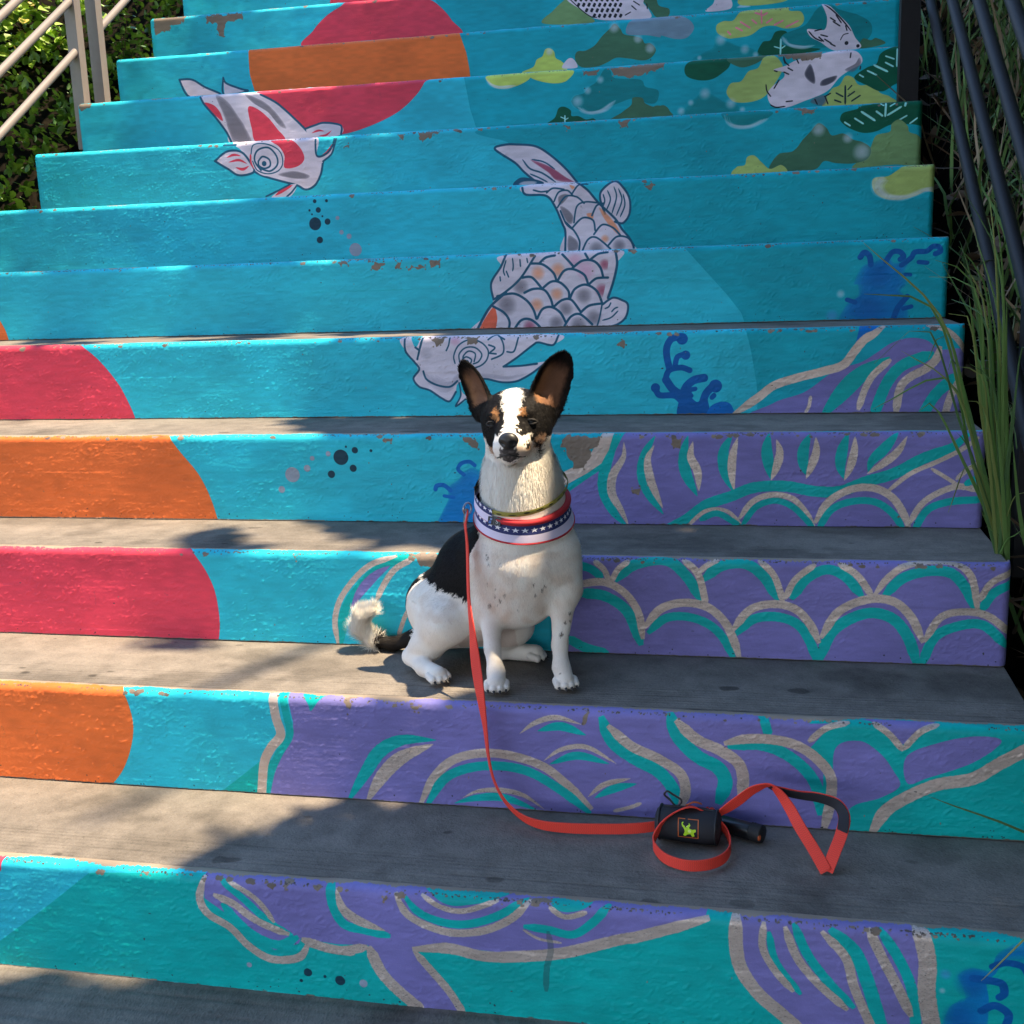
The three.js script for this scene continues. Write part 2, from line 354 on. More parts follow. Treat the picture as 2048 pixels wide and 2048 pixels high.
p(3,'c','bub','1342,141',2.9);
p(3,'c','bub','1291,149',2.2);
p(3,'c','bub2','1175,93',15.3);
p(3,'c','bub2','1207,106',6.9);
p(3,'c','bub2','1219,126',4.9);
p(3,'c','bub2','1253,135',5.3);
p(3,'c','bub2','1150,63',7.0);
p(0,'c','bub','1472,37',6.2);
p(0,'c','bub','1519,29',7.4);
p(0,'c','bub','1461,23',2.5);
p(0,'c','bub','1497,33',2.2);
p(0,'c','bub2','1384,40',4.1);
p(0,'c','bub2','1553,28',6.1);
p(10,'f','olive2','1387,56 1420,92 1451,117 1481,131 1515,85 1549,47');
p(10,'f','olive','1701,114 1735,68 1752,48 1786,45 1792,69 1760,82 1746,110');
p(10,'f','koi','1472,131 1515,85 1549,61 1596,50 1642,49 1729,46 1730,68 1712,91 1689,115');
p(10,'a','black','1499,126 1492,115',8.8);
p(10,'a','black','1516,125 1509,114',8.8);
p(10,'a','black','1532,123 1526,113',8.7);
p(10,'a','black','1549,122 1543,111',8.7);
p(10,'a','black','1566,121 1560,110',8.7);
p(10,'a','black','1583,120 1577,109',8.7);
p(10,'a','black','1600,118 1594,107',8.7);
p(10,'a','black','1617,117 1611,106',8.7);
p(10,'a','black','1633,116 1627,105',8.6);
p(10,'a','black','1506,109 1500,98',8.8);
p(10,'a','black','1523,108 1517,97',8.8);
p(10,'a','black','1540,107 1534,96',8.7);
p(10,'a','black','1557,105 1551,94',8.7);
p(10,'a','black','1574,104 1568,93',8.7);
p(10,'a','black','1591,103 1585,92',8.7);
p(10,'a','black','1608,101 1602,91',8.7);
p(10,'a','black','1624,100 1619,89',8.7);
p(10,'a','black','1641,99 1635,88',8.6);
p(10,'a','black','1532,91 1526,80',8.8);
p(10,'a','black','1549,90 1543,79',8.7);
p(10,'a','black','1566,88 1560,77',8.7);
p(10,'a','black','1582,87 1576,76',8.7);
p(10,'a','black','1599,86 1593,75',8.7);
p(10,'a','black','1616,85 1610,74',8.7);
p(10,'a','black','1633,83 1627,72',8.7);
p(10,'a','black','1557,73 1550,62',8.7);
p(10,'a','black','1573,71 1567,61',8.7);
p(10,'a','black','1590,70 1584,59',8.7);
p(10,'a','black','1607,69 1601,58',8.7);
p(10,'a','black','1624,68 1618,57',8.7);
p(10,'a','black','1641,66 1635,56',8.7);
p(10,'s','black','1472,126 1515,85 1543,65 1561,62',2.9);
p(10,'a','black','1678,102 1700,87',3.4);
p(10,'a','black','1672,89 1689,74',3.5);
p(10,'a','black','1651,61 1671,70',3.5);
p(10,'a','black','1721,91 1723,74',3.4);
p(10,'f','koi','1907,53 1928,73 1940,90 1980,87 1982,56');
p(10,'l','white','2003,57 2020,66 2044,57');
p(10,'f','yel2','2011,65 2020,84 2144,74 2144,64 2068,59');
p(9,'f','yel','1363,38 1398,53 1409,73 1427,82 1436,100 1450,103 1463,93 1468,74 1487,62 1501,38 1425,20');
p(9,'f','koi','1487,44 1504,68 1521,68 1533,43');
p(9,'b','white','1449,94',14.5);
p(9,'f','olive','1528,80 1538,89 1560,89 1588,102 1610,126 1633,145 1649,158 1666,142 1676,127 1708,119 1730,110 1738,97 1756,95 1771,76 1756,55 1729,49 1696,56 1653,62 1625,51 1592,41 1548,42 1529,60');
p(9,'b','white','1647,149',19.5);
p(9,'b','white','1718,112',16.2);
p(9,'b','white','1754,83',18.3);
p(9,'f','mauve','1684,128 1709,170 1828,176 1845,168 1874,149 1883,127 1862,104 1828,103 1788,115 1783,111 1746,119');
p(9,'f','pine','2073,38 2081,75 2104,80 2119,102 2147,102 2159,80 2169,58 2247,46 2169,34');
p(9,'f','leafteal','2142,63 2140,92 2201,114 2233,154 2265,173 2292,152 2319,142 2354,129 2385,106 2386,74 2354,55 2257,49');
p(9,'l','white','2141,87 2158,67 2202,57 2229,58 2202,49 2164,56 2140,75');
p(9,'f','yel2','1952,110 1949,132 1969,142 1997,142 2019,165 2058,172 2146,174 2158,157 2189,152 2199,130 2185,112 2146,109 2113,119 2080,117 2047,98 2003,93 1980,94');
p(9,'a','pink2','2077,168 2079,126',5.0);
p(9,'a','pink2','2047,117 2016,138',5.0);
p(9,'a','pink2','2066,127 2050,141',5.0);
p(9,'a','pink2','2091,127 2110,139',5.0);
p(9,'a','pink2','2113,120 2141,132',5.0);
p(9,'a','pink2','2146,112 2184,128',4.9);
p(9,'a','pink2','2025,111 2003,123',5.0);
p(9,'a','pink2','1991,102 1980,114',5.0);
p(9,'a','pink2','2077,152 2058,159',5.0);
p(9,'a','pink2','2080,149 2096,156',5.0);
p(9,'l','leafteal','1890,40 1941,71 1947,95 1980,85 2014,69 2042,64 2070,46 2070,33');
p(9,'b','white','1961,91',20.2);
p(9,'b','white','2031,60',16.7);
p(9,'b','white','2062,43',11.1);
p(9,'b','white','1899,45',9.1);
p(9,'f','olive','2357,40 2364,66 2386,60 2401,65 2426,48');
p(9,'f','koi','2248,171 2270,161 2298,133 2325,105 2342,72 2358,42 2289,38 2245,65 2218,81 2208,102 2234,100 2258,99 2263,131');
p(9,'a','black','2254,168 2282,145 2309,117 2331,89',3.8);
p(9,'a','black','2271,130 2288,118',3.8);
p(9,'a','black','2279,119 2301,104',3.8);
p(9,'a','black','2287,137 2304,112',3.8);
p(9,'a','black','2245,85 2267,78',3.8);
p(9,'a','black','2240,80 2256,65',3.8);
p(9,'a','black','2256,73 2278,58',3.8);
p(9,'a','black','2228,96 2250,100',3.8);
p(9,'a','black','2212,97 2229,78 2251,66',3.8);
p(9,'a','black','2315,106 2320,90',3.8);
p(9,'a','black','2273,59 2289,50',3.8);
p(9,'s','black','2302,67 2310,80 2323,83',2.7);
p(9,'c','black','2319,57',5.4);
p(9,'c','black','2351,47',4.8);
p(9,'a','white2','2133,37 2134,82',5.0);
p(9,'a','white2','2114,62 2134,55',3.3);
p(9,'a','white2','2147,62 2136,55',3.3);
p(8,'f','yel','1306,167 1315,147 1338,132 1370,130 1407,138 1435,154 1419,172 1340,177');
p(8,'l','white','1307,165 1317,149 1344,138 1391,137 1370,128 1333,132 1312,146');
p(8,'f','yel','1434,156 1470,141 1512,134 1543,141 1556,168 1440,171');
p(8,'f','leafteal','1553,83 1563,97 1589,103 1605,119 1626,132 1649,164 1665,158 1677,138 1748,129 1763,109 1798,97 1794,68 1773,64 1727,79 1696,73 1660,61 1624,46 1588,53 1562,67');
p(8,'b','white','1570,82',20.7);
p(8,'b','white','1600,109',13.4);
p(8,'b','white','1636,136',13.3);
p(8,'l','white','1573,67 1598,53 1635,56 1676,78 1655,52 1614,44 1583,51');
p(8,'f','olive','1665,20 1696,45 1722,63 1727,82 1753,80 1762,65 1788,54 1813,57 1829,42 1828,18');
p(8,'f','pine','1480,18 1504,42 1515,66 1531,70 1550,59 1552,44 1572,42 1593,32 1616,33 1616,15');
p(8,'a','white2','1532,20 1533,47',4.2);
p(8,'a','white2','1520,43 1533,37',2.6);
p(8,'a','white2','1543,39 1533,34',2.6);
p(8,'f','pine','1871,142 1877,162 1904,173 1988,172 1994,149 1972,130 1946,117 1914,116 1882,126');
p(8,'f','olive','1988,170 2089,175 2071,153 2024,143');
p(8,'f','yel2','1986,84 1998,103 2025,107 2045,131 2071,139 2086,165 2112,169 2134,145 2134,125 2113,91 2087,62 2051,51 2009,53 1991,68');
p(8,'f','yel2','2250,42 2267,71 2287,80 2302,102 2322,97 2338,77 2373,75 2394,53 2419,42 2427,22 2258,22');
p(8,'f','pine','2325,97 2356,120 2381,128 2390,152 2412,165 2437,173 2456,152 2484,141 2487,75 2437,75 2398,57 2358,75');
p(8,'f','koi','2097,71 2113,91 2139,109 2138,123 2112,131 2143,139 2174,152 2225,161 2275,171 2320,168 2342,150 2342,131 2316,118 2287,100 2262,72 2237,58 2196,45 2155,32 2124,31 2103,45');
p(8,'l','black','2195,116 2206,137 2214,132 2222,104 2220,89 2203,100');
p(8,'l','black','2237,83 2241,95 2261,102 2279,104 2272,91 2252,82');
p(8,'l','grey','2301,119 2326,132 2336,146 2341,131 2322,112');
p(8,'l','grey','2212,40 2222,52 2247,57 2255,42 2242,30');
p(8,'a','black','2092,95 2095,77 2106,61',3.6);
p(8,'a','black','2103,41 2119,33 2145,34',3.6);
p(8,'a','black','2113,81 2128,105',3.6);
p(8,'a','black','2138,164 2143,149 2154,138',3.6);
p(8,'a','black','2169,162 2179,142',3.6);
p(8,'a','black','2113,129 2123,125',3.6);
p(8,'a','black','2138,124 2154,116',3.6);
p(8,'a','black','2149,134 2164,125',3.6);
p(8,'a','black','2315,162 2313,147',3.5);
p(8,'a','black','2341,126 2339,116',3.5);
p(8,'a','black','2222,49 2230,33',3.6);
p(8,'a','black','2250,52 2258,32',3.6);
p(8,'a','black','2265,61 2247,52',3.6);
p(8,'a','black','2145,46 2165,47',3.6);
p(8,'a','black','2138,159 2143,144',3.6);
p(8,'a','white2','2434,164 2434,117',4.9);
p(8,'a','white2','2403,147 2428,137',4.0);
p(8,'a','white2','2403,131 2426,118',4.5);
p(8,'a','white2','2460,145 2441,131',3.9);
p(8,'a','white2','2468,132 2443,119',4.4);
p(8,'a','white2','2374,126 2412,106',5.5);
p(8,'a','white2','2357,113 2384,99',4.5);
p(8,'a','white2','2337,104 2350,96',4.0);
p(8,'a','white2','2471,112 2464,105',3.5);
p(8,'a','ink2','2302,79 2303,29',5.1);
p(8,'a','ink2','2277,61 2298,49',4.1);
p(8,'a','ink2','2328,62 2308,49',4.0);
p(8,'a','ink2','2273,43 2293,35',4.1);
p(8,'a','ink2','2343,51 2318,36',4.0);
p(8,'a','ink2','2320,78 2308,66',3.5);
p(8,'l','leafteal','1866,25 1885,54 1903,69 1919,83 1946,76 1978,56 2009,47 2017,26 1972,21');
p(8,'b','white','1927,81',19.1);
p(8,'b','white','1998,50',17.9);
p(8,'b','white','1861,38',13.9);
p(8,'b','white','1888,59',10.7);
p(8,'b','white','2029,32',10.5);
p(8,'f','olive','1763,36 1785,55 1807,55 1831,36 1807,28');
p(7,'f','leafteal','1987,173 1995,146 2020,132 2054,133 2088,145 2104,166');
p(7,'l','white','1989,166 1998,147 2020,137 2054,136 2093,150 2088,141 2054,128 2017,129 1995,142');
p(7,'f','pine','2275,139 2283,152 2315,159 2339,168 2485,182 2488,113 2447,115 2400,117 2364,103 2331,101 2298,114 2279,129');
p(7,'a','white2','2385,172 2384,136',5.1);
p(7,'a','white2','2325,153 2361,128',5.6);
p(7,'a','white2','2309,138 2333,122',4.2);
p(7,'a','white2','2285,130 2301,119',4.2);
p(7,'a','white2','2388,139 2423,159',5.1);
p(7,'a','white2','2433,169 2430,158',5.5);
p(7,'a','white2','2414,125 2437,137',3.7);
p(7,'a','white2','2442,116 2462,130',3.7);
p(7,'a','white2','2361,152 2379,138',5.1);
p(7,'a','white2','2394,160 2408,169',3.7);
p(7,'a','white2','2371,171 2381,163',3.7);
p(7,'f','olive2','2307,18 2342,47 2351,65 2364,93 2396,100 2400,118 2418,128 2438,112 2443,97 2465,87 2476,68 2478,12 2417,20 2357,18');
p(7,'f','olive','2101,19 2123,59 2161,66 2185,93 2203,111 2222,130 2242,118 2256,99 2284,102 2308,86 2332,78 2352,61 2343,37 2309,28 2267,31 2238,37 2215,18 2152,14');
p(7,'b','white','2223,115',19.9);
p(7,'b','white','2295,91',16.0);
p(7,'b','white','2330,55',25.8);
p(7,'f','yel2','2010,14 2020,34 2040,38 2046,57 2064,60 2083,42 2104,25 2132,33 2146,14 2094,10');
p(6,'f','yel2','2335,123 2339,141 2369,144 2390,156 2411,168 2483,173 2486,106 2456,107 2431,97 2401,90 2367,93 2345,105');
p(6,'l','white','2335,124 2341,140 2363,142 2353,123 2371,103 2414,99 2456,114 2476,115 2476,104 2456,105 2431,96 2401,88 2367,92 2342,105');
p(5,'l','blue','2262,-9 2268,33 2291,49 2291,73 2283,78 2298,110 2318,117 2337,125 2349,133 2361,116 2389,119 2382,99 2386,74 2375,59 2383,46 2383,-12');
p(5,'s','blue2','2314,116 2311,134 2300,142 2292,132',12.0);
p(5,'s','blue2','2345,121 2357,140 2372,141 2381,131 2374,125',11.1);
p(5,'s','blue2','2377,113 2396,127 2404,139 2427,140 2439,149 2451,148 2455,139 2445,134',11.1);
p(5,'s','blue2','2412,118 2429,116',9.4);
p(5,'s','blue2','2284,37 2267,43',9.7);
p(5,'s','blue2','2386,93 2396,92',7.9);
p(5,'s','blue2','2384,21 2400,25',9.5);
p(5,'s','blue2','2361,-11 2372,22 2391,46',12.0);
p(5,'b','blue2','2330,97',35.9);
p(5,'b','blue2','2312,19',44.2);
p(5,'b','white','2253,56',11.3);
p(5,'b','blue3','2236,9',16.3);
p(4,'s','blue2','1902,94 1896,130 1905,153 1925,159',14.2);
p(4,'s','blue2','1913,96 1918,117 1933,123',11.0);
p(4,'s','blue2','1893,69 1901,90 1925,96 1943,90',11.9);
p(4,'s','blue2','1895,71 1909,51 1927,42 1937,58 1952,70 1972,74',16.6);
p(4,'s','blue2','1873,57 1881,40 1913,38 1933,18',12.7);
p(4,'s','blue2','1946,38 1941,48 1954,52',9.4);
p(4,'s','blue2','1968,18 1976,42 1991,58',15.7);
p(4,'s','blue2','1988,34 1992,38',10.1);
p(4,'c','blue2','1928,154',11.7);
p(4,'c','blue2','1935,121',9.4);
p(4,'c','blue2','1873,55',9.5);
p(4,'c','blue2','1995,57',13.2);
p(4,'f','blue2','1921,-14 1921,27 1937,42 1958,25 1976,38 1980,-14');
p(4,'f','blue','1978,-14 1984,14 2007,25 2027,18 2031,-14');
p(3,'l','blue','1472,-10 1482,21 1495,46 1496,68 1516,83 1529,98 1547,104 1565,83 1550,22 1536,-9');
p(3,'s','blue','1527,94 1516,104 1523,116 1539,119 1549,112',7.7);
p(3,'s','blue','1499,63 1486,73 1472,72 1469,65',8.7);
p(3,'s','blue','1505,49 1486,52',6.8);
p(4,'f','purple','2071,-19 2111,21 2172,43 2231,85 2279,100 2308,118 2336,137 2369,146 2401,141 2427,123 2478,111 2483,-21');
p(4,'g','blue','2276,176 2313,175 2289,145 2265,121');
p(4,'t','teal2','2203,-12 2240,35 2276,73 2334,110',34.0);
p(4,'a','silver','2276,5 2288,46 2302,73 2320,91 2336,105',13.4);
p(4,'a','teal2','2304,-12 2331,61 2356,91 2392,107 2417,114',22.2);
p(4,'a','silver','2348,-5 2357,53 2375,71 2403,86 2421,105 2427,129',16.2);
p(4,'a','teal2','2396,-13 2423,36 2465,74',21.9);
p(4,'a','silver','2031,-2 2081,33 2111,56 2156,71 2209,84 2246,96 2267,123 2285,145 2303,156 2323,174',17.1);
p(4,'a','silver','2400,171 2429,164 2451,149 2470,126 2478,111',10.7);
p(4,'a','silver','2173,0 2180,12 2184,35',6.8);
p(4,'a','silver','2440,-10 2452,36 2479,81',14.5);
p(3,'g','silver','1695,68 1724,101 1766,120 1798,176 1827,175 1808,120 1723,73');
p(3,'g','teal2','1713,54 1752,87 1803,122 1819,176 1841,175 1813,111 1766,85 1718,49');
p(3,'g','purple','1713,49 1766,86 1808,114 1841,180 2559,176 2570,-25 1720,-37');
p(3,'t','teal2','1826,166 1799,97 1799,59 1817,21 1843,-7',22.0);
p(3,'t','silver','1837,156 1836,129 1815,92 1813,59 1830,26 1844,-4',16.5);
p(3,'t','teal2','1895,168 1876,134 1871,97 1882,60 1909,19',21.7);
p(3,'t','silver','1893,150 1881,125 1885,88 1895,60 1908,31',16.3);
p(3,'t','teal2','1955,168 1948,138 1950,102 1972,54',21.4);
p(3,'t','silver','1964,157 1960,129 1972,102 1975,64',16.1);
p(3,'t','teal2','2035,170 2020,138 2022,102 2037,64',21.1);
p(3,'t','silver','2045,164 2036,129 2035,93 2039,66',15.8);
p(3,'t','teal2','2101,172 2097,143 2101,111 2105,87',20.8);
p(3,'t','silver','2114,160 2120,138 2115,111 2105,85',15.6);
p(3,'t','teal2','2173,171 2162,142 2162,115 2170,92',20.5);
p(3,'t','silver','2183,164 2184,138 2176,111 2167,88',15.4);
p(3,'t','teal2','2239,171 2229,138 2227,111 2233,88',20.2);
p(3,'t','silver','2251,165 2250,138 2243,107 2234,85',15.2);
p(3,'t','teal2','2325,173 2301,142 2281,120 2275,100',19.9);
p(3,'t','silver','2340,165 2325,138 2301,116 2273,97',14.9);
p(3,'a','teal2','1903,-11 1953,12 1989,38 2034,55 2074,71 2131,74 2183,65 2226,65 2272,83 2318,97 2367,124 2416,145 2443,170',20.2);
p(3,'a','silver','1953,-3 1989,27 2025,27 2052,3',7.3);
p(3,'a','silver','2048,12 2074,46 2109,58 2144,51 2166,28 2183,0',10.7);
p(3,'a','silver','2184,6 2209,47 2251,70 2290,70 2320,52 2342,16 2349,-5',13.9);
p(3,'a','silver','2307,63 2347,97 2392,119 2432,141 2460,163',8.4);
p(3,'a','silver','2347,4 2370,44 2402,66 2431,75 2468,66',11.3);
p(3,'a','silver','2382,107 2418,84 2439,69',7.0);
p(3,'a','silver','2424,87 2450,110 2482,124',8.2);
p(3,'a','teal2','1976,9 2007,22 2034,9 2052,-4',11.7);
p(3,'a','teal2','2053,-2 2079,35 2114,47 2144,36 2166,15 2185,-7',11.6);
p(3,'a','teal2','2187,-12 2214,32 2252,47 2290,45 2320,24 2342,-10',13.0);
p(3,'a','teal2','2355,-10 2379,32 2411,46 2477,52',13.4);
p(3,'a','teal2','2439,78 2483,103',11.5);
p(2,'a','teal2','1351,-1 1364,61 1396,107 1448,151 1497,167',18.3);
p(2,'t','purple','1376,67 1396,99 1424,128 1453,147',17.5);
p(2,'a','silver','1347,-1 1344,43 1354,78 1380,115 1416,147 1466,165',10.6);
p(2,'a','silver','1424,82 1437,108 1461,140 1497,161',10.9);
p(2,'a','silver','1460,17 1477,58 1489,75',8.1);
p(2,'g','purple','1747,185 2512,197 2524,-15 1732,-47');
p(2,'a','teal2','1784,156 1809,148 1827,133',14.2);
p(2,'a','teal2','1848,129 1879,156 1936,165 1969,137 1992,97',18.2);
p(2,'a','teal2','1994,133 2025,158 2064,162 2092,142 2117,102',17.7);
p(2,'a','teal2','2137,104 2162,140 2193,155 2220,145 2249,111',16.4);
p(2,'a','teal2','2280,110 2310,143 2351,156 2384,152 2407,126 2422,92',16.6);
p(2,'a','teal2','2430,92 2448,122 2487,141',14.6);
p(2,'a','teal2','1783,106 1829,102 1866,78 1882,44 1891,16',18.5);
p(2,'a','teal2','1902,38 1932,65 1968,69 2005,56 2029,32 2046,-4',14.9);
p(2,'a','teal2','2048,41 2077,68 2116,73 2148,61 2168,32 2180,-4',16.0);
p(2,'a','teal2','2182,-4 2203,50 2237,76 2267,84 2298,74 2321,45 2338,-6',18.0);
p(2,'a','teal2','2342,-6 2363,47 2392,64 2432,69 2474,32',15.8);
p(2,'a','teal2','1764,25 1797,8 1835,-1',17.1);
p(2,'a','silver','1813,163 1830,148 1838,129',10.0);
p(2,'a','silver','1873,164 1854,149 1842,127',9.8);
p(2,'a','silver','1961,168 1985,145 2000,90',12.1);
p(2,'a','silver','2021,169 2001,158 1987,145',9.5);
p(2,'a','silver','2084,170 2108,145 2125,98',11.0);
p(2,'a','silver','2127,104 2143,137 2175,164',10.6);
p(2,'a','silver','2210,166 2239,147 2264,112',11.8);
p(2,'a','silver','2266,112 2288,144 2317,165 2383,171 2411,151 2426,88',11.4);
p(2,'a','silver','2427,108 2443,138 2486,161',10.6);
p(2,'a','silver','1779,120 1829,126 1862,110 1886,76 1894,27',13.5);
p(2,'a','silver','1896,47 1924,81 1960,93 2001,87 2029,63 2044,33 2055,-2',14.5);
p(2,'a','silver','2042,47 2073,85 2112,95 2144,87 2167,63 2183,30',14.0);
p(2,'a','silver','2185,39 2213,85 2259,107 2297,104 2324,80 2345,36',14.4);
p(2,'a','silver','2346,38 2372,81 2409,90 2442,83 2480,51',12.4);
p(1,'g','purple','1355,184 1364,125 1359,97 1335,63 1320,34 1307,-10 1889,-27 1893,206');
p(1,'g','purple','1835,189 2141,186 2159,163 2190,165 2160,126 2179,97 2178,-21 1831,-25');
p(1,'f','purple','2194,125 2227,140 2257,122 2276,96 2285,74 2259,54 2217,34 2209,-18 2169,-21 2192,50');
p(1,'f','purple','2293,120 2340,144 2386,155 2418,149 2382,115 2324,89 2295,79');
p(1,'g','purple','2229,177 2334,177 2310,159 2287,137 2259,162');
p(1,'s','teal2','1346,183 1354,135 1356,103 1336,71 1319,37 1306,-10',12.6);
p(1,'s','silver','1331,183 1335,134 1341,103 1323,80 1308,51 1299,-7',15.5);
p(1,'t','teal2','1445,-8 1480,47 1506,84 1541,104 1598,107',21.7);
p(1,'t','silver','1477,-6 1507,42 1540,75 1593,100',22.9);
p(1,'t','silver','1731,125 1756,144 1788,154 1826,145',9.0);
p(1,'t','silver','1767,83 1793,102 1831,109 1878,85',8.3);
p(1,'t','silver','1834,28 1858,49 1899,62',8.9);
p(1,'t','teal2','1759,131 1794,140 1833,128',14.1);
p(1,'t','teal2','1776,78 1818,94 1867,84',12.8);
p(1,'t','teal2','1844,27 1874,44 1908,54',12.7);
p(1,'a','silver','1568,0 1592,45 1623,75 1667,89 1716,88 1767,73 1804,44 1840,8',14.3);
p(1,'a','teal2','1579,-1 1608,43 1643,62 1689,70 1741,64 1791,37 1837,1',14.9);
p(1,'t','silver','1637,14 1661,26 1697,30 1733,24 1765,3',8.7);
p(1,'t','teal2','1623,4 1660,15 1700,18 1755,0',13.4);
p(1,'a','teal2','1856,159 1874,118 1906,94 1942,75 1961,52 1969,25',19.8);
p(1,'a','teal2','1958,171 1971,133 2000,103 2029,87 2039,67 2029,29',21.2);
p(1,'a','teal2','2091,177 2101,142',13.6);
p(1,'a','teal2','2042,122 2086,127 2120,117 2151,94 2170,65 2176,21',17.1);
p(1,'a','silver','1866,145 1900,115 1942,96 1974,74 1981,49 1973,18',15.8);
p(1,'a','silver','1967,159 1997,131 2032,115 2058,96 2065,72 2061,41',17.3);
p(1,'a','silver','2037,126 2064,134 2104,136 2142,128 2170,109 2189,83 2190,49 2180,-7',15.2);
p(1,'a','silver','2157,135 2181,157 2214,168',9.8);
p(1,'a','silver','2245,169 2268,152 2288,128',9.6);
p(1,'a','silver','2288,130 2310,157 2336,171',9.5);
p(1,'a','silver','2247,-5 2266,33 2295,57 2336,79 2383,91 2419,117 2480,157',18.9);
p(1,'a','silver','1872,7 1895,14 1915,23',6.0);
p(1,'f','teal2','1381,178 1391,157 1395,146 1405,158 1417,179');
p(0,'g','purple','1326,181 1325,139 1366,112 1394,83 1425,67 1462,81 1466,90 1518,85 1563,88 1593,45 1632,-12 1700,-4 1670,37 1630,85 1678,97 1770,94 1854,111 1918,135 1971,149 2022,170 2027,204 1887,223 1392,201');
p(0,'g','purple','2057,188 2066,130 2083,85 2125,26 2139,-4 2310,16 2296,107 2280,196');
p(0,'a','teal2','1350,172 1386,142 1408,121 1431,103 1454,92',11.6);
p(0,'a','teal2','1351,134 1374,106 1400,85 1432,76 1462,91',13.8);
p(0,'a','silver','1327,173 1318,136 1328,116 1360,97 1385,71 1413,54 1438,53 1463,61 1477,84',12.2);
p(0,'a','silver','1477,86 1499,79 1544,74',13.5);
p(0,'a','silver','1339,146 1369,134 1397,114 1428,100 1449,94',11.6);
p(0,'a','silver','1363,168 1397,150 1412,135 1428,110',8.2);
p(0,'a','silver','1466,88 1493,80 1523,76 1563,85',13.6);
p(0,'a','teal2','1513,185 1517,142 1531,117 1564,110 1597,105',13.8);
p(0,'a','teal2','1621,166 1637,146 1669,133 1703,132 1744,146 1792,177',11.7);
p(0,'a','teal2','1783,136 1816,134 1849,130 1874,148 1899,178',11.8);
p(0,'f','teal2','1655,185 1659,171 1681,159 1704,160 1747,171 1756,187');
p(0,'f','teal2','1823,181 1825,166 1844,162 1868,170 1872,182');
p(0,'t','silver','1522,171 1531,140 1550,125 1590,112',15.0);
p(0,'a','silver','1607,171 1622,141 1651,125 1685,118 1726,124 1766,145 1794,175',11.2);
p(0,'a','silver','1643,171 1670,155 1698,151 1750,170',8.1);
p(0,'a','silver','1818,167 1839,155 1869,164',7.8);
p(0,'a','silver','1782,131 1802,120 1834,116',3.9);
p(0,'a','silver','1564,86 1581,47 1604,22 1641,-8',17.4);
p(0,'a','silver','1630,85 1653,57 1675,30 1698,-8',11.8);
p(0,'a','silver','1627,88 1678,94 1727,87 1784,92 1840,103 1918,131 1928,133 1971,149 2027,170',16.5);
p(0,'a','teal2','2101,158 2110,118 2142,73',9.2);
p(0,'a','teal2','2132,171 2150,129 2181,88 2208,61',12.3);
p(0,'a','teal2','2176,168 2206,140 2223,99 2247,15',17.5);
p(0,'a','teal2','2235,174 2259,136 2276,95 2285,19',13.5);
p(0,'a','silver','2060,182 2061,129 2067,102 2089,69 2117,44 2155,10',18.0);
p(0,'a','silver','2095,170 2094,135 2108,106 2133,76',9.8);
p(0,'a','silver','2121,166 2137,124 2159,95 2200,57',11.3);
p(0,'a','silver','2166,164 2196,130 2207,91 2239,14',12.2);
p(0,'a','silver','2222,173 2240,134 2260,94 2277,56',13.0);
p(0,'a','silver','2280,190 2293,137 2294,91 2307,22',21.5);
p(0,'l','blue','2317,32 2323,76 2340,87 2337,105 2331,120 2346,131 2369,130 2371,148 2383,161 2419,176 2420,156 2388,151 2372,126 2363,113 2367,84 2361,38');
p(0,'s','blue2','2347,118 2362,117 2380,114 2384,101 2379,95',10.1);
p(0,'s','blue2','2359,74 2374,83 2390,73 2388,56',10.2);
p(0,'s','blue2','2369,136 2384,143 2404,139 2412,122',9.0);
p(0,'b','blue2','2345,112',22.8);
p(0,'b','blue2','2334,62',23.1);
p(0,'b','blue3','2315,120',8.7);
p(0,'b','white','2312,97',5.1);
p(8,'g','chip','1588,162 1633,163 1626,151 1590,151');
p(8,'g','chip','1665,163 1812,172 1812,153 1728,137 1672,143');
p(8,'g','chip','2097,172 2184,174 2242,174 2235,152 2189,150');
p(7,'g','chip','1171,168 1237,168 1214,158 1182,143 1173,153');
p(7,'g','chip','2162,169 2217,168 2210,157 2184,153');
p(7,'g','chip','1717,166 1744,167 1739,149 1720,148');
p(7,'g','chip','1571,161 1586,158 1578,148');
p(7,'g','chip','956,139 970,150 971,143');
p(10,'g','chip','22,177 145,176 128,151 80,146 75,129 26,120 19,144');
p(10,'g','chip','214,162 348,167 346,147 289,142 278,96 252,104 255,139 216,145');
p(8,'g','chip','1,172 64,173 50,161 18,149 3,156');
p(5,'g','chip','1104,165 1135,164 1135,153 1117,154');
p(5,'g','chip','1190,143 1195,161 1222,161 1217,144');
p(5,'g','chip','1251,162 1266,161 1263,143 1251,144');
p(5,'g','chip','1277,146 1322,149 1322,140 1282,139');
p(5,'g','chip','1336,154 1358,162 1356,143 1337,144');
p(4,'g','chip','1396,168 1432,169 1419,152 1403,149');
p(4,'g','chip','1468,168 1503,168 1499,156 1479,153');
p(4,'g','chip','1798,144 1805,155 1814,144 1809,140');
p(3,'g','chip','1721,152 1730,170 1795,166 1789,152 1771,146 1774,131 1761,105 1741,106 1738,128 1724,140');
p(3,'g','chip','1371,164 1386,164 1384,156 1373,158');
p(3,'g','chip','1523,169 1550,164 1558,143 1540,153');
p(3,'g','chip','1922,164 1945,166 1940,145 1929,145');
p(3,'g','chip','1851,69 1865,73 1862,59 1853,60');
p(2,'g','chip','1480,170 1534,175 1549,155 1529,147 1507,152 1502,163');
p(1,'g','chip','1449,174 1475,177 1464,164 1456,143 1455,160');
p(1,'g','chip','1563,160 1576,161 1572,151 1566,152');
p(1,'g','chip','1831,171 1835,171 1830,145 1828,146');
p(0,'g','chip','1792,177 1820,179 1817,171 1795,168');
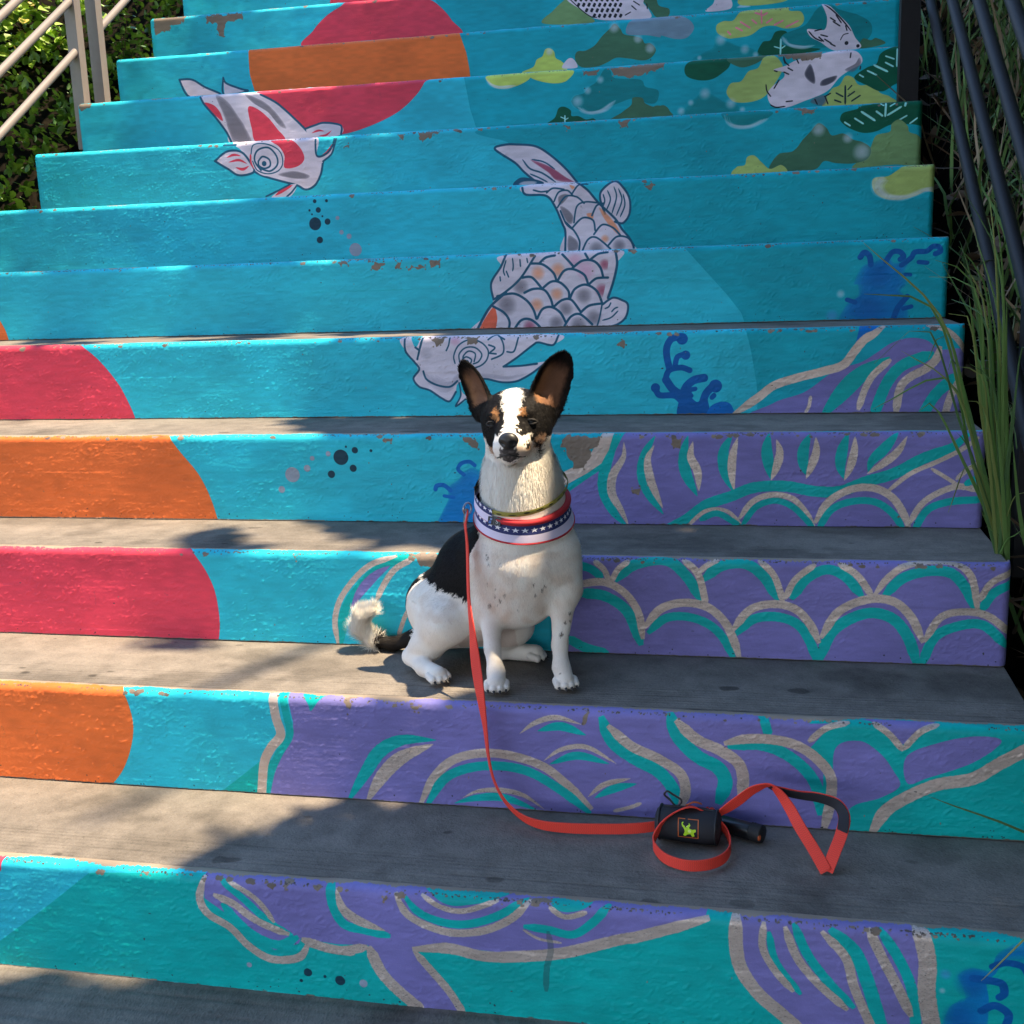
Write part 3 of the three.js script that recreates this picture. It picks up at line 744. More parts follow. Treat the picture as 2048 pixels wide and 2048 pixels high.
p(0,'g','chip','1446,177 1458,178 1451,163');
p(0,'g','chip','1589,163 1594,164 1590,156');
p(6,'g','chip','1807,152 1822,159 1831,150 1817,141');
p(2,'g','chip','1274,165 1286,165 1279,152');
p(7,'g','chip','1114,164 1131,164 1126,151 1119,152');
p(0,'a','stain','1816,132 1819,105 1813,77 1811,42',8.4);
function smooth(c, pts, closed) {                                // a Catmull-Rom path through the points
  const n = pts.length, at = (i) => closed ? pts[(i + n) % n] : pts[clamp(i, 0, n - 1)];
  c.moveTo(...pts[0]);
  for (let i = 0; i < (closed ? n : n - 1); i++) { const a = at(i - 1), b = at(i), d = at(i + 1), e = at(i + 2); c.bezierCurveTo(b[0] + (d[0] - a[0]) / 6, b[1] + (d[1] - a[1]) / 6, d[0] - (e[0] - b[0]) / 6, d[1] - (e[1] - b[1]) / 6, d[0], d[1]); }
}
function ribbonPath(c, pts, width, profile, r) {                 // a brush stroke whose width changes along its length
  const cur = new THREE.CatmullRomCurve3(pts.map((q) => V(q[0], q[1], 0)), false, 'centripetal'), n = 14 * pts.length, L = [], R = [], o = V(), t = V();
  for (let k = 0; k <= n; k++) { const s = k / n; cur.getPointAt(s, o); cur.getTangentAt(s, t); const w = Math.max(0.4, profile(s) * width / 2) * (1 + 0.07 * (r() - 0.5)); L.push([o.x - t.y * w, o.y + t.x * w]); R.unshift([o.x + t.y * w, o.y - t.x * w]); }
  c.beginPath(); [...L, ...R].forEach((q, i) => i ? c.lineTo(...q) : c.moveTo(...q)); c.closePath();
}
function paintRow(c, i, metal) {                                 // millimetres: x from the left end, y up from the foot of the riser
  const r = rng(900 + i), { total } = rowOf(i);
  if (!metal) { c.fillStyle = INK.aqua; c.fillRect(-20, -20, 2520, 260); }
  for (const [kind, colour, pts, width, name] of strokes[i]) {
    const shiny = name === 'silver';
    if (metal && kind !== 'l' && kind !== 'b') c.fillStyle = c.strokeStyle = shiny ? '#fff' : '#000'; else c.fillStyle = c.strokeStyle = colour;
    if (metal && (kind === 'l' || kind === 'b')) continue;
    c.beginPath();
    if (kind === 'f') { smooth(c, pts, true); c.fill(); }
    else if (kind === 'g') { if (name === 'chip') continue; pts.forEach((q, k) => k ? c.lineTo(...q) : c.moveTo(...q)); c.fill(); }
    else if (kind === 's') { c.lineWidth = width; c.lineCap = c.lineJoin = 'round'; smooth(c, pts, false); c.stroke(); }
    else if (kind === 't') { ribbonPath(c, pts, width, (s) => Math.pow(Math.sin(Math.PI * clamp(s, 0.001, 0.999)), 0.75), r); c.fill(); }
    else if (kind === 'a') { ribbonPath(c, pts, width, (s) => Math.min(1, 0.45 + s * 5, 0.45 + (1 - s) * 5), r); c.fill(); }
    if (shiny && !metal && (kind === 'a' || kind === 't')) {       // dry-brushed flakes of metallic paint, their sparkle painted as light and dark specks
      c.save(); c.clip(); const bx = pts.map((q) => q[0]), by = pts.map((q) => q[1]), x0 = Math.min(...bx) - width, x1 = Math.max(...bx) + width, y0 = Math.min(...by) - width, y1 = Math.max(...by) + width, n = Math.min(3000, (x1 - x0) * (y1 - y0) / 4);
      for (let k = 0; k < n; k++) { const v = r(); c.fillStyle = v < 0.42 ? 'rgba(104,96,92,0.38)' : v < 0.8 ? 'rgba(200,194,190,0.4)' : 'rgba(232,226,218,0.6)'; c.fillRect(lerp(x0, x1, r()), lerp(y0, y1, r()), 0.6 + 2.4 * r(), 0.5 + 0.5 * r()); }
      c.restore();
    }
    else if (kind === 'c') { for (const q of pts) { c.beginPath(); c.arc(q[0], q[1], width, 0, 7); c.fill(); } }
    else if (kind === 'b') for (const q of pts) { const g = c.createRadialGradient(q[0], q[1], 0, q[0], q[1], width); g.addColorStop(0, colour + 'b4'); g.addColorStop(0.5, colour + '80'); g.addColorStop(1, colour + '00'); c.fillStyle = g; c.beginPath(); c.arc(q[0], q[1], width, 0, 7); c.fill(); }
    else if (kind === 'l') {                                     // sprayed, soft-edged area
      const cx = pts.reduce((s, q) => s + q[0], 0) / pts.length, cy = pts.reduce((s, q) => s + q[1], 0) / pts.length;
      c.globalAlpha = 0.3;
      for (const k of [1.06, 1, 0.9, 0.78]) { c.beginPath(); smooth(c, pts.map((q) => [cx + (q[0] - cx) * k, cy + (q[1] - cy) * k]), true); c.fill(); }
      c.globalAlpha = 1;
    }
  }
  // worn places: flakes along the nose, specks, scuffs
  const H = rowOf(i).h * 1000;
  const flake = (x, y, w, h, col) => { const n = 9 + (r() * 6 | 0); c.beginPath(); for (let k = 0; k < n; k++) { const a = k / n * 6.283, q = 0.6 + 0.6 * r(); c[k ? 'lineTo' : 'moveTo'](x + Math.cos(a) * w * q, y + Math.sin(a) * h * q); } c.closePath(); c.fillStyle = metal ? '#000' : col; c.fill(); };
  const brown = () => ['#857668', '#7c6d60', '#93826f', '#6f6258'][r() * 4 | 0];
  for (const [kind, , pts, , name] of strokes[i]) if (name === 'chip') {
    c.fillStyle = metal ? '#000' : INK.chip; c.beginPath();
    pts.forEach((q, k) => { const e = pts[(k + 1) % pts.length], n = Math.max(2, Math.hypot(e[0] - q[0], e[1] - q[1]) / 2.5 | 0); for (let s = 0; s < n; s++) { const bx = lerp(q[0], e[0], s / n), by = lerp(q[1], e[1], s / n), x = bx + (r() - 0.5) * 2 + 7 * flat(bx / 9, by / 9, i), y = by + (r() - 0.5) * 2 + 7 * flat(bx / 8, by / 8, i + 5); c[k + s ? 'lineTo' : 'moveTo'](x, y); } });
    c.closePath(); c.fill();
    if (!metal) for (const q of pts) flake(q[0], q[1], 2, 2, brown());
  }
  const wear = [1.3, 0.8, 1, 1, 1, 1.2, 0.8, 0.7, 0.5, 0.7, 0.9, 0.6, 0.5, 0.5][i];
  for (let k = 0; k < 900 * wear; k++) { const x = r() * 2473, cl = noise(x / 90, i * 1.9) + 0.35; if (r() > cl * 1.5) continue; flake(x, H + 1.5 - r() * 4.5, 0.8 + 2.6 * r() * r(), 0.6 + 1.5 * r(), ['#5c544d', '#6b6159', '#4b4743', '#857668'][r() * 4 | 0]); }
  for (let k = 0; k < 150 * wear; k++) { const x = r() * 2473, cl = noise(x / 160, i * 3.1) + 0.25; if (r() > cl * 1.6) continue; const s = Math.pow(r(), 3); flake(x, H - 2 - r() * 6, 1.5 + 7 * s, 1.2 + 4.5 * s, brown()); }
  for (let k = 0; k < 26; k++) flake(r() * 2473, H * (0.1 + 0.8 * r()), 0.6 + 2.2 * r() * r(), 0.6 + 2.2 * r() * r(), r() < 0.5 ? '#3b3f42' : brown());
  for (let k = 0; k < 70; k++) flake(r() * 2473, 2 + r() * r() * 26, 0.5 + 1.1 * r(), 0.5 + 1.1 * r(), '#2f3438');
  if (!metal) {
    for (let k = 0; k < 5; k++) { let x = r() * 2473, y = H * (0.5 + 0.5 * r()), w = 1 + 2.5 * r(); for (let q = 0; q < 40; q++) { c.fillStyle = 'rgba(58,66,68,' + (0.16 * r() * (1 - q / 40)).toFixed(3) + ')'; c.fillRect(x + (r() - 0.5) * w * 2, y - q * (0.8 + 0.4 * r()), w * r() + 0.5, 1 + 2 * r()); } }
    for (let k = 0; k < 160; k++) { const x = r() * 2473, y = r() * H, l = 5 + r() * 26; c.fillStyle = r() < 0.5 ? 'rgba(0,0,0,0.05)' : 'rgba(255,255,255,0.05)'; c.fillRect(x, y, l, 0.6 + r() * 0.9); }
    // a grey scuff along the foot, where feet and water leave grit
    c.fillStyle = '#6d655b'; c.beginPath(); c.moveTo(-10, -10); for (let x = -10; x < 2490; x += 3) c.lineTo(x, 0.4 + 1.6 * Math.max(0, noise(x / 14, i * 7.7) + noise(x / 60, i + 0.5)) + r() * 0.8); c.lineTo(2490, -10); c.fill();
  }
  // bare concrete behind the ragged upper border of the paint
  const edge = H - NOSE * 1000 + Math.PI / 2 * NOSE * 1000;
  c.fillStyle = metal ? '#000' : INK.bare; c.beginPath(); c.moveTo(-10, 260);
  for (let x = -10; x < 2490; x += 1.5) { const f = noise(x / 45, i * 5.1 + 0.3) * 4 + noise(x / 9, i * 2.3) * 2.4 + (r() - 0.5) * 3.2 - 2.5 * sstep(noise(x / 150, i * 9.1), 0.05, 0.4) * 2; c.lineTo(x, edge + 2.5 + f * 1.5); }
  c.lineTo(2490, 260); c.fill();
}
function riserCanvas(i, metal) {
  const k = metal ? 0.5 : 1, cv = document.createElement('canvas'); cv.width = CW * k; cv.height = 2 * ROW * k;
  const c = cv.getContext('2d'), total = rowOf(i).total * 1000;
  for (const half of [0, 1]) {
    c.save(); c.beginPath(); c.rect(0, half * ROW * k, CW * k, ROW * k); c.clip();
    c.setTransform(PPM / 1000 * k, 0, 0, -PPM / 1000 * k, -half * CW * k, (half * ROW + 2) * k + total * PPM / 1000 * k);
    if (metal) { c.fillStyle = '#000'; c.fillRect(-20, -20, 2520, 260); }
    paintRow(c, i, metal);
    c.restore();
  }
  const W = cv.width, H = cv.height, d = new Uint8Array(c.getImageData(0, 0, W, H).data), r = rng(50 + i);
  for (let y = 0; y < H; y++) for (let x = 0; x < W; x++) {
    const o = (y * W + x) * 4;
    if (metal) {                                                 // green: roughness, blue: metalness
      const m = d[o] / 255; d[o] = 0; d[o + 1] = 255 * lerp(0.50 + 0.10 * r(), 0.30 + 0.3 * r(), m); d[o + 2] = 255 * m * 0.4;
    } else {
      const gx = y < ROW ? x : x + W, gy = y < ROW ? y : y - ROW, f = 1 + 0.06 * flat(gx / 40, gy / 12, i) + 0.07 * flat(gx / 170, gy / 110, i + 9) + 0.06 * (r() - 0.5);
      d[o] = clamp(d[o] * f, 0, 255); d[o + 1] = clamp(d[o + 1] * f, 0, 255); d[o + 2] = clamp(d[o + 2] * f, 0, 255);
    }
  }
  const t = new THREE.DataTexture(d, W, H); t.flipY = true; t.magFilter = THREE.LinearFilter; if (!metal) t.colorSpace = THREE.SRGBColorSpace; t.needsUpdate = true; return t;
}
const fineBump = (() => {                                        // brush marks and roller stipple under the paint
  const n = 512, d = new Uint8Array(n * n * 4), r = rng(5);
  for (let y = 0; y < n; y++) for (let x = 0; x < n; x++) { const v = 128 + 70 * noise(x / 26, y / 7, 1) + 60 * noise(x / 6, y / 5, 4) + 20 * (r() - 0.5), o = (y * n + x) * 4; d[o] = d[o + 1] = d[o + 2] = clamp(v, 0, 255); d[o + 3] = 255; }
  const t = new THREE.DataTexture(d, n, n); t.wrapS = t.wrapT = THREE.MirroredRepeatWrapping; t.magFilter = THREE.LinearFilter; t.needsUpdate = true; return t;
})();
function riserGeometry(i) {
  const { straight, total } = rowOf(i), foot = TOP[i] - straight - NOSE, z0 = FACE[i], fine = i < 8;
  const nx = fine ? 1060 : 200, nf = fine ? 80 : 16, na = 7, nl = 4;
  const prof = []; for (let k = 0; k <= nf; k++) prof.push(straight * k / nf);
  for (let k = 1; k <= na; k++) prof.push(straight + Math.PI / 2 * NOSE * k / na);
  for (let k = 1; k <= nl; k++) prof.push(straight + Math.PI / 2 * NOSE + LIP * k / nl);
  const pos = [], uv = [], uv1 = [], ix = [];
  const emit = (half) => {
    const at = pos.length / 3, n = nx / 2;
    for (const s of prof) for (let k = 0; k <= n; k++) {
      const X = half * HALF + HALF * k / n, x = X - HALF;
      let y, z, ny, nz;
      if (s <= straight) { y = foot + s; z = z0; ny = 0; nz = 1; }
      else if (s <= straight + Math.PI / 2 * NOSE + 1e-6) { const a = (s - straight) / NOSE; y = foot + straight + Math.sin(a) * NOSE; z = z0 - NOSE + Math.cos(a) * NOSE; ny = Math.sin(a); nz = Math.cos(a); }
      else { const q = s - straight - Math.PI / 2 * NOSE; y = TOP[i] - 0.003 * Math.pow(q / LIP, 3); z = z0 - NOSE - q; ny = 1; nz = 0; }
      const q = X * 1000, e = s * 1000;
      let d = 0.0021 * Math.max(0, flat(q / 4.3, e / 3.3, i * 3.3) - 0.30 + 0.25 * flat(q / 70, e / 50, i + 2)) + 0.00015 * flat(q / 2.9, e / 2.5, i + 0.4) + 0.00022 * flat(q / 30, e / 3.6, i + 4) + 0.0008 * flat(q / 60, e / 52, i * 2.1);
      const foothold = sstep(0.035 - s, 0, 0.02); d += foothold * 0.00035 * flat(q / 60, e / 1.9, i + 8);
      if (ny > 0.999) d *= 0.5;
      z -= 0.0022 * flat(q / 180, i * 4.4) * (s > straight * 0.6 ? 1 : 0.5) + 0.0012 * flat(q / 40, i * 1.7) * sstep(s, straight * 0.8, straight + 0.01);
      const end = Math.min(X, WIDE - X); if (end < 0.014) z -= 0.014 - Math.sqrt(0.014 ** 2 - (0.014 - end) ** 2);
      pos.push(x, y + ny * d, z + nz * d);
      const f = (total - s) * PPM + 2 + half * ROW;
      uv.push(k / n, 1 - f / (2 * ROW)); uv1.push(X / 0.31, s / 0.31);
    }
    for (let j = 0; j < prof.length - 1; j++) for (let k = 0; k < n; k++) { const a = at + j * (n + 1) + k, b = a + 1, c = a + n + 1, d = c + 1; ix.push(a, b, d, a, d, c); }
  };
  emit(0); emit(1);
  const g = new THREE.BufferGeometry();
  g.setAttribute('position', new THREE.Float32BufferAttribute(pos, 3)); g.setAttribute('uv', new THREE.Float32BufferAttribute(uv, 2)); g.setAttribute('uv1', new THREE.Float32BufferAttribute(uv1, 2)); g.setIndex(ix); g.computeVertexNormals();
  const nrm = g.attributes.normal, n = nx / 2 + 1, m = prof.length;           // the two halves share their seam
  for (let j = 0; j < m; j++) { const a = j * n + n - 1, b = m * n + j * n; const v = V(nrm.getX(a) + nrm.getX(b), nrm.getY(a) + nrm.getY(b), nrm.getZ(a) + nrm.getZ(b)).normalize(); nrm.setXYZ(a, v.x, v.y, v.z); nrm.setXYZ(b, v.x, v.y, v.z); }
  return g;
}
const stairs = thing('staircase', 'concrete garden staircase whose risers are painted with koi and lilies on turquoise', 'staircase', [0, 0, 0]);
{
  const s = new THREE.Shape(); s.moveTo(0.02, -0.4);
  for (let i = 0; i < STEPS; i++) { const z = -FACE[i] + 0.016; s.lineTo(z, (i ? TOP[i - 1] : 0) - 0.012); s.lineTo(z, TOP[i] - 0.012); }
  s.lineTo(-FACE[STEPS - 1] + 1.2, TOP[STEPS - 1] - 0.012); s.lineTo(-FACE[STEPS - 1] + 1.2, -0.4);
  const g = new THREE.ExtrudeGeometry(s, { depth: WIDE - 0.02, bevelEnabled: false }); g.rotateY(Math.PI / 2); g.translate(-HALF + 0.01, 0, 0);
  part('concrete_core', g, plainConcrete, stairs);
}
const about = ['bottom riser painted with a purple sea creature on teal', 'riser painted with purple fins, silver bands and part of an orange disc', 'riser painted with purple scales edged in silver and a red disc', 'riser painted with purple striped belly and an orange disc', 'riser painted with a grey koi head, blue splashes and a red disc', 'riser painted with the scaly body of a koi', 'riser painted with a koi tail and dark bubbles', 'riser painted with a red and white koi head', 'riser painted with a red half disc and lily leaves', 'riser painted with an orange band and leaves', 'riser painted with a red half disc and a black and white koi', 'plain turquoise riser at the top'];
for (let i = 0; i < STEPS; i++) {
  const flat_ = i > 11;
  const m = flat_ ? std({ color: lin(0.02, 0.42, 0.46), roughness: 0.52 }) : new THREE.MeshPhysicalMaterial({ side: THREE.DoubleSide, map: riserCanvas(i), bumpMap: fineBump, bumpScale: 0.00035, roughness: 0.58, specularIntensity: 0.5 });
  fineBump.channel = 1;
  if (i < 6) { const t = riserCanvas(i, true); m.roughnessMap = m.metalnessMap = t; m.roughness = 1; m.metalness = 1; }
  part('riser', riserGeometry(i), m, stairs, about[i] ? { label: about[i] } : undefined);
  const z1 = FACE[i] - NOSE - LIP + 0.003, z2 = (FACE[i + 1] ?? FACE[i] - 1.2) - 0.014, sg = i % 2 ? -1 : 1;
  const t = grid(80, 8, (u, v) => { const x = -HALF + 0.004 + (WIDE - 0.008) * u, z = lerp(z1, z2, v), y = TOP[i] - 0.0016 + 0.0008 * noise(x * 9, z * 9, i) - 0.0035 * sstep(v, 0, 1) * 0 ; return [x, y, z, sg * u + i * 0.37, (z1 - z + 0.012) / 0.29]; });
  part('tread', t, concrete[i % 3], stairs);
}
// landing at the foot, made the same way
structure('landing', grid(60, 30, (u, v) => { const x = lerp(-HALF, HALF, u), z = lerp(2.6, -0.012, v); return [x, 0.0006 * noise(x * 7, z * 7), z, u * 0.99, (2.6 - z) / 0.6]; }), concrete[1]);

// ---------------------------------------------------------------- ground and planting
const groundY = (x, z) => {
  const a = Math.abs(x), out = sstep(a, 1.235, 1.34), base = slopeY(z) + (z < 0 ? 0.02 : -0.03);
  const bank = x > 0 ? 0.62 * Math.max(0, a - 1.45) : 0.16 * Math.max(0, a - 1.4);
  return base + (1 - out) * -0.32 - 0.07 * (1 - sstep(a, 1.3, 1.7)) + out * (Math.min(bank, 2.2) * (z < 0.6 ? 1 : Math.max(0, 1 - (z - 0.6) / 2)) + 0.05 * fbm(x * 2.2, z * 2.2, 3.3, 3) * Math.min(1, Math.max(0, 3 - z)));
};
const soil = (() => {
  const n = 512, d = new Uint8Array(n * n * 4), r = rng(77);
  for (let y = 0; y < n; y++) for (let x = 0; x < n; x++) { const v = 0.008 + 0.006 * flats(x / 60, y / 60, 2, 4) + 0.008 * flats(x / 9, y / 9, 5, 2) + 0.008 * (r() - 0.5), o = (y * n + x) * 4, c = new THREE.Color().setRGB(Math.max(0.004, v * 1.15), Math.max(0.004, v * 0.95), Math.max(0.003, v * 0.65)).convertLinearToSRGB(); d[o] = c.r * 255; d[o + 1] = c.g * 255; d[o + 2] = c.b * 255; d[o + 3] = 255; }
  const t = new THREE.DataTexture(d, n, n); t.wrapS = t.wrapT = THREE.MirroredRepeatWrapping; t.colorSpace = THREE.SRGBColorSpace; t.magFilter = THREE.LinearFilter; t.needsUpdate = true; return t;
})();
{
  const xs = [-150, -60, -25, -12, -7, -5], zs = [120, 50, 20, 10, 6];
  for (let x = -4; x <= 4.001; x += 0.08) xs.push(x); xs.push(5, 7, 12, 25, 60, 150);
  for (let z = 4; z >= -6.001; z -= 0.1) zs.push(z); zs.push(-7, -9, -14, -30, -70, -150);
  const g = grid(xs.length - 1, zs.length - 1, (u, v) => { const x = xs[Math.round(u * (xs.length - 1))], z = zs[Math.round(v * (zs.length - 1))]; return [x, groundY(clamp(x, -12, 12), clamp(z, -8, 8)), z, x / 0.8, z / 0.8]; });
  structure('ground', g, new THREE.MeshPhysicalMaterial({ side: THREE.DoubleSide, map: soil, roughness: 1, specularIntensity: 0.1 }));
}
// unseen sunlit paving, added to bounce light onto the risers
structure('bounce_street', grid(2, 2, (u, v) => [lerp(-40, 40, u), -0.02, lerp(60, 5.5, v), u * 80 / WIDE, v * 54 / 0.6]), concrete[0]);
// a leaf: a folded, pointed oval of eight triangles, one unit long
function leafGeometry(wide, fold, curl) {
  const p = [], ix = [], uv = [], n = 4;
  for (let k = 0; k <= n; k++) { const s = k / n, w = wide * Math.pow(Math.sin(Math.PI * Math.min(0.985, 0.06 + s * 0.94)), 0.85) / 2, y = -curl * s * s; p.push(-w, y + fold * w, s, 0, y, s, w, y + fold * w, s); uv.push(0, s, 0.5, s, 1, s); }
  for (let k = 0; k < n; k++) { const a = k * 3; ix.push(a, a + 3, a + 4, a, a + 4, a + 1, a + 1, a + 4, a + 5, a + 1, a + 5, a + 2); }
  const g = new THREE.BufferGeometry(); g.setAttribute('position', new THREE.Float32BufferAttribute(p, 3)); g.setAttribute('uv', new THREE.Float32BufferAttribute(uv, 2)); g.setIndex(ix); g.computeVertexNormals(); return g;
}
const dummy = new THREE.Object3D(), tint = new THREE.Color();
function scatter(name, geo, mat, parent, list, base = [0, 0, 0]) {      // list of [position, direction, roll, size, colour]
  const m = new THREE.InstancedMesh(geo, mat, list.length); m.name = name; m.castShadow = m.receiveShadow = true; m.userData.kind = 'stuff';
  list.forEach(([q, dir, roll, size, colour], i) => {
    dummy.position.set(q[0] - base[0], q[1] - base[1], q[2] - base[2]); dummy.quaternion.setFromUnitVectors(V(0, 0, 1), V(...dir).normalize()); dummy.rotateZ(roll); dummy.scale.set(...(size.length ? size : [size, size, size])); dummy.updateMatrix();
    m.setMatrixAt(i, dummy.matrix); m.setColorAt(i, tint.setRGB(...colour));
  });
  parent.add(m); return m;
}
const leafMat = new THREE.MeshPhysicalMaterial({ side: THREE.DoubleSide, color: 0xffffff, roughness: 0.5, transmission: 0.42, thickness: 0 });
const dullLeaf = new THREE.MeshPhysicalMaterial({ side: THREE.DoubleSide, color: 0xffffff, roughness: 0.7, transmission: 0.2, thickness: 0 });
const bark = std({ color: lin(0.07, 0.05, 0.035), roughness: 0.95 });

// two trees on the right bank, above the picture: their leaves shade the stairs and the path in front of them
{
  const at = (x, z) => [x, groundY(x, z), z];
  const back = thing('shade_tree', 'broad leafy tree on the right bank that dapples the stairs with shade', 'tree', at(3.9, -2.6));
  const fore = thing('shade_tree', 'leafy tree in front of the stairs, outside the picture, shading the path', 'tree', at(4.4, 3.6));
  const r = rng(41), lists = [[], []];
  const sx = SUN.x, sz = SUN.z;
  const shadeEdge = (zs) => 0.27 + 0.07 * Math.sin(zs * 3.1 + 0.6) - 0.30 * sstep(zs, -0.1, 0.25) - 0.45 * sstep(-zs, 1.1, 1.9);
  const open = (xs, zs) => {                                               // > 0 where the sun comes through
    const e = shadeEdge(zs) - xs;
    const n = flats(xs * 2.3 + 3, zs * 3.4, 7.7, 3), s = flats(xs * 7, zs * 9, 2.2, 2);
    const onDog = 2.2 * Math.exp(-(((xs - 0.29) / 0.14) ** 4) - (((zs + 0.41) / 0.17) ** 4));
    if (zs > 0.75) return n + 0.12 * Math.min(1, e) - 0.2;
    if (xs > 1.45) return s - 0.24;
    return e > 0 ? 0.85 * n + 0.95 * s + 0.34 * Math.min(1, e / 0.7) - 0.06 + onDog : 0.5 * n + 0.9 * s - 0.42 + 1.25 * e + onDog;
  };
  for (let n = 0; n < 150000; n++) {
    const core = n % 5 < 2, xs = core ? -1.1 + 3.3 * r() : -3.4 + 9.2 * r(), zs = core ? -3.2 + 4.4 * r() : -6.6 + 14.2 * r(), low = xs > 2 ? 0.9 : zs > 1 ? 2.0 : xs > 1.2 ? 1.9 : 2.7, t = low + (zs > 1 ? 1.8 : 2.9) * r();
    if (open(xs, zs) > 0.03 * (r() - 0.5)) continue;
    if (xs < -1.12 && zs < 0 && r() < 0.975) continue;
    const py = 0.173 - 0.662 * Math.min(0, zs);
    lists[zs > 1 ? 1 : 0].push([[xs + sx * t, py + t, zs + sz * t], [r() - 0.5, -0.25 - 0.5 * r(), r() - 0.5], r() * 6.283, 0.085 + 0.04 * r(), [0.040 + 0.03 * r(), 0.085 + 0.05 * r(), 0.02]]);
  }
  const leaf = leafGeometry(0.6, 0.3, 0.15), crownMat = std({ color: 0xffffff, roughness: 0.7 });
  [back, fore].forEach((tree, q) => {
    part('trunk', tube([[0, -0.2, 0], [0.05, 1.2, 0.05], [-0.1, 2.4, -0.05], [0.05, 4.0, 0.1]], 0.17, 24, 14, (s) => 1.25 - 0.8 * s), bark, tree);
    scatter('crown', leaf, crownMat, tree, lists[q], tree.position.toArray());
    const f = q ? 0.62 : 1;
    [[-2.6, 4.4, 1.6], [-3.2, 4.2, -0.4], [-1.6, 4.9, 0.9], [-0.4, 5.1, -1.8], [1.0, 5.0, 1.4], [-2.2, 4.7, -1.9], [-1.2, 4.1, 2.6]].forEach((e, k) => part('limb', tube([[0, (2.0 + 0.3 * k) * f, 0], [e[0] * 0.35, lerp(2.9 + 0.2 * k, e[1], 0.5) * f, e[2] * 0.35], [e[0], e[1] * f, e[2]]], 0.06, 18, 8, (s) => 1.2 - s), bark, tree));
  });
}

// leafy shrubs on the left bank
function shrub(label, cx, cz, rx, ry, rz, count, seed, hue) {
  const y0 = groundY(cx, cz), t = thing('shrub', label, 'shrub', [cx, y0, cz]), r = rng(seed), list = [], stems = [];
  for (let k = 0; k < 14; k++) { const a = r() * 6.283, e = [Math.cos(a) * rx * 0.8 * r(), ry * (0.7 + 0.9 * r()), Math.sin(a) * rz * 0.8 * r()]; stems.push(tube([[e[0] * 0.2, -0.05, e[2] * 0.2], [e[0] * 0.5, e[1] * 0.5, e[2] * 0.6], e], 0.006, 8, 5, (s) => 1.1 - 0.7 * s)); }
  part('stem', mergeGeometries(stems), bark, t);
  const clumps = []; for (let k = 0; k < 60; k++) { const a = r() * 6.283, b = Math.acos(1 - 2 * r()), q = Math.pow(r(), 0.4); clumps.push([Math.cos(a) * Math.sin(b) * rx * q, ry * (0.75 + Math.cos(b) * q), Math.sin(a) * Math.sin(b) * rz * q]); }
  for (let k = 0; k < count; k++) {
    const c = clumps[k % clumps.length], s = 0.09 + 0.09 * r(), q = [c[0] + s * (r() + r() - 1), c[1] + s * (r() + r() - 1), c[2] + s * (r() + r() - 1)];
    const far = -1.27 - (q[0] + cx); if (far < 0 || q[1] < -0.02) continue;
    const roof = 0.10 + 0.95 * far + 0.12 * flat((q[2] + cz) * 5, far * 5, seed); if (q[1] > roof) q[1] *= 0.3 + 0.7 * r(), q[1] = Math.min(q[1], roof);
    const g = 0.7 + 0.6 * r(), yel = r() < 0.06 ? 1.9 : 1;
    list.push([q, [(r() - 0.3) * 1.2, -0.35 + 0.6 * r(), (r() - 0.2) * 1.2], (r() - 0.6) * 1.5, 0.032 + 0.03 * r(), [0.28 * g * hue * yel, 0.50 * g, 0.05 * g]]);
  }
  scatter('foliage', leafGeometry(0.62, 0.25, 0.2), leafMat, t, list);
  return t;
}
shrub('dense green shrub behind the lowest part of the left handrail', -1.85, -1.45, 0.52, 0.55, 0.8, 5200, 3, 1);
shrub('sunlit yellow-green shrub behind the left handrail posts', -2.0, -2.35, 0.66, 0.75, 0.66, 6500, 8, 1.15);
shrub('shadowed shrub beside the top steps, upper left corner', -1.95, -3.35, 0.62, 0.85, 0.62, 4200, 15, 0.9);
{ // low leaves that creep along the bank beside the steps
  const r = rng(19), list = [];
  for (let k = 0; k < 2600; k++) { const x = -1.29 - 0.9 * r() * r(), z = -0.9 - 2.6 * r(), g = 0.6 + 0.7 * r(); list.push([[x, groundY(x, z) + 0.02 + 0.10 * r(), z], [r() - 0.3, 0.1 + 0.5 * r(), r() - 0.2], r() - 0.5, 0.022 + 0.03 * r() * r(), [0.13 * g, 0.27 * g, 0.03 * g]]); }
  const m = scatter('ground_cover', leafGeometry(0.6, 0.25, 0.25), leafMat, scene, list); tag(m, 'small green leaves creeping over the left bank', 'ground cover');
}
{ // the sprig with round leaves that leans out at the left end of the upper steps
  const t = thing('leafy_sprig', 'leafy sprig leaning over the left end of the upper steps', 'plant', [-1.36, groundY(-1.36, -2.62), -2.62]);
  const r = rng(23), geo = leafGeometry(0.78, 0.2, 0.15), mats = [0.8, 1, 1.25].map((k) => new THREE.MeshPhysicalMaterial({ side: THREE.DoubleSide, color: lin(0.07 * k, 0.17 * k, 0.025), roughness: 0.45, transmission: 0.35, thickness: 0 }));
  for (const [e, n] of [[[0.12, 0.13, 0.06], 9], [[0.07, 0.20, 0.08], 8], [[0.13, 0.05, 0.10], 7], [[0.02, 0.24, 0.06], 7]]) {
    const path = [[0, -0.03, 0], [e[0] * 0.3, e[1] * 0.6, e[2] * 0.3], e]; part('stem', tube(path, 0.0025, 10, 5, (s) => 1.2 - 0.8 * s), bark, t);
    const c = spline(path);
    for (let k = 0; k < n; k++) { const o = c.getPointAt(0.35 + 0.65 * k / (n - 1)), sd = k % 2 ? 1 : -1; const l = part('leaf', geo, mats[k % 3], t); l.position.copy(o); l.quaternion.setFromUnitVectors(V(0, 0, 1), V(sd * (0.7 + 0.4 * r()), -0.2 + 0.4 * r(), 0.5 * r()).normalize()); l.rotateZ(0.5 * (r() - 0.5)); l.scale.setScalar(0.034 + 0.012 * r()); }
  }
}
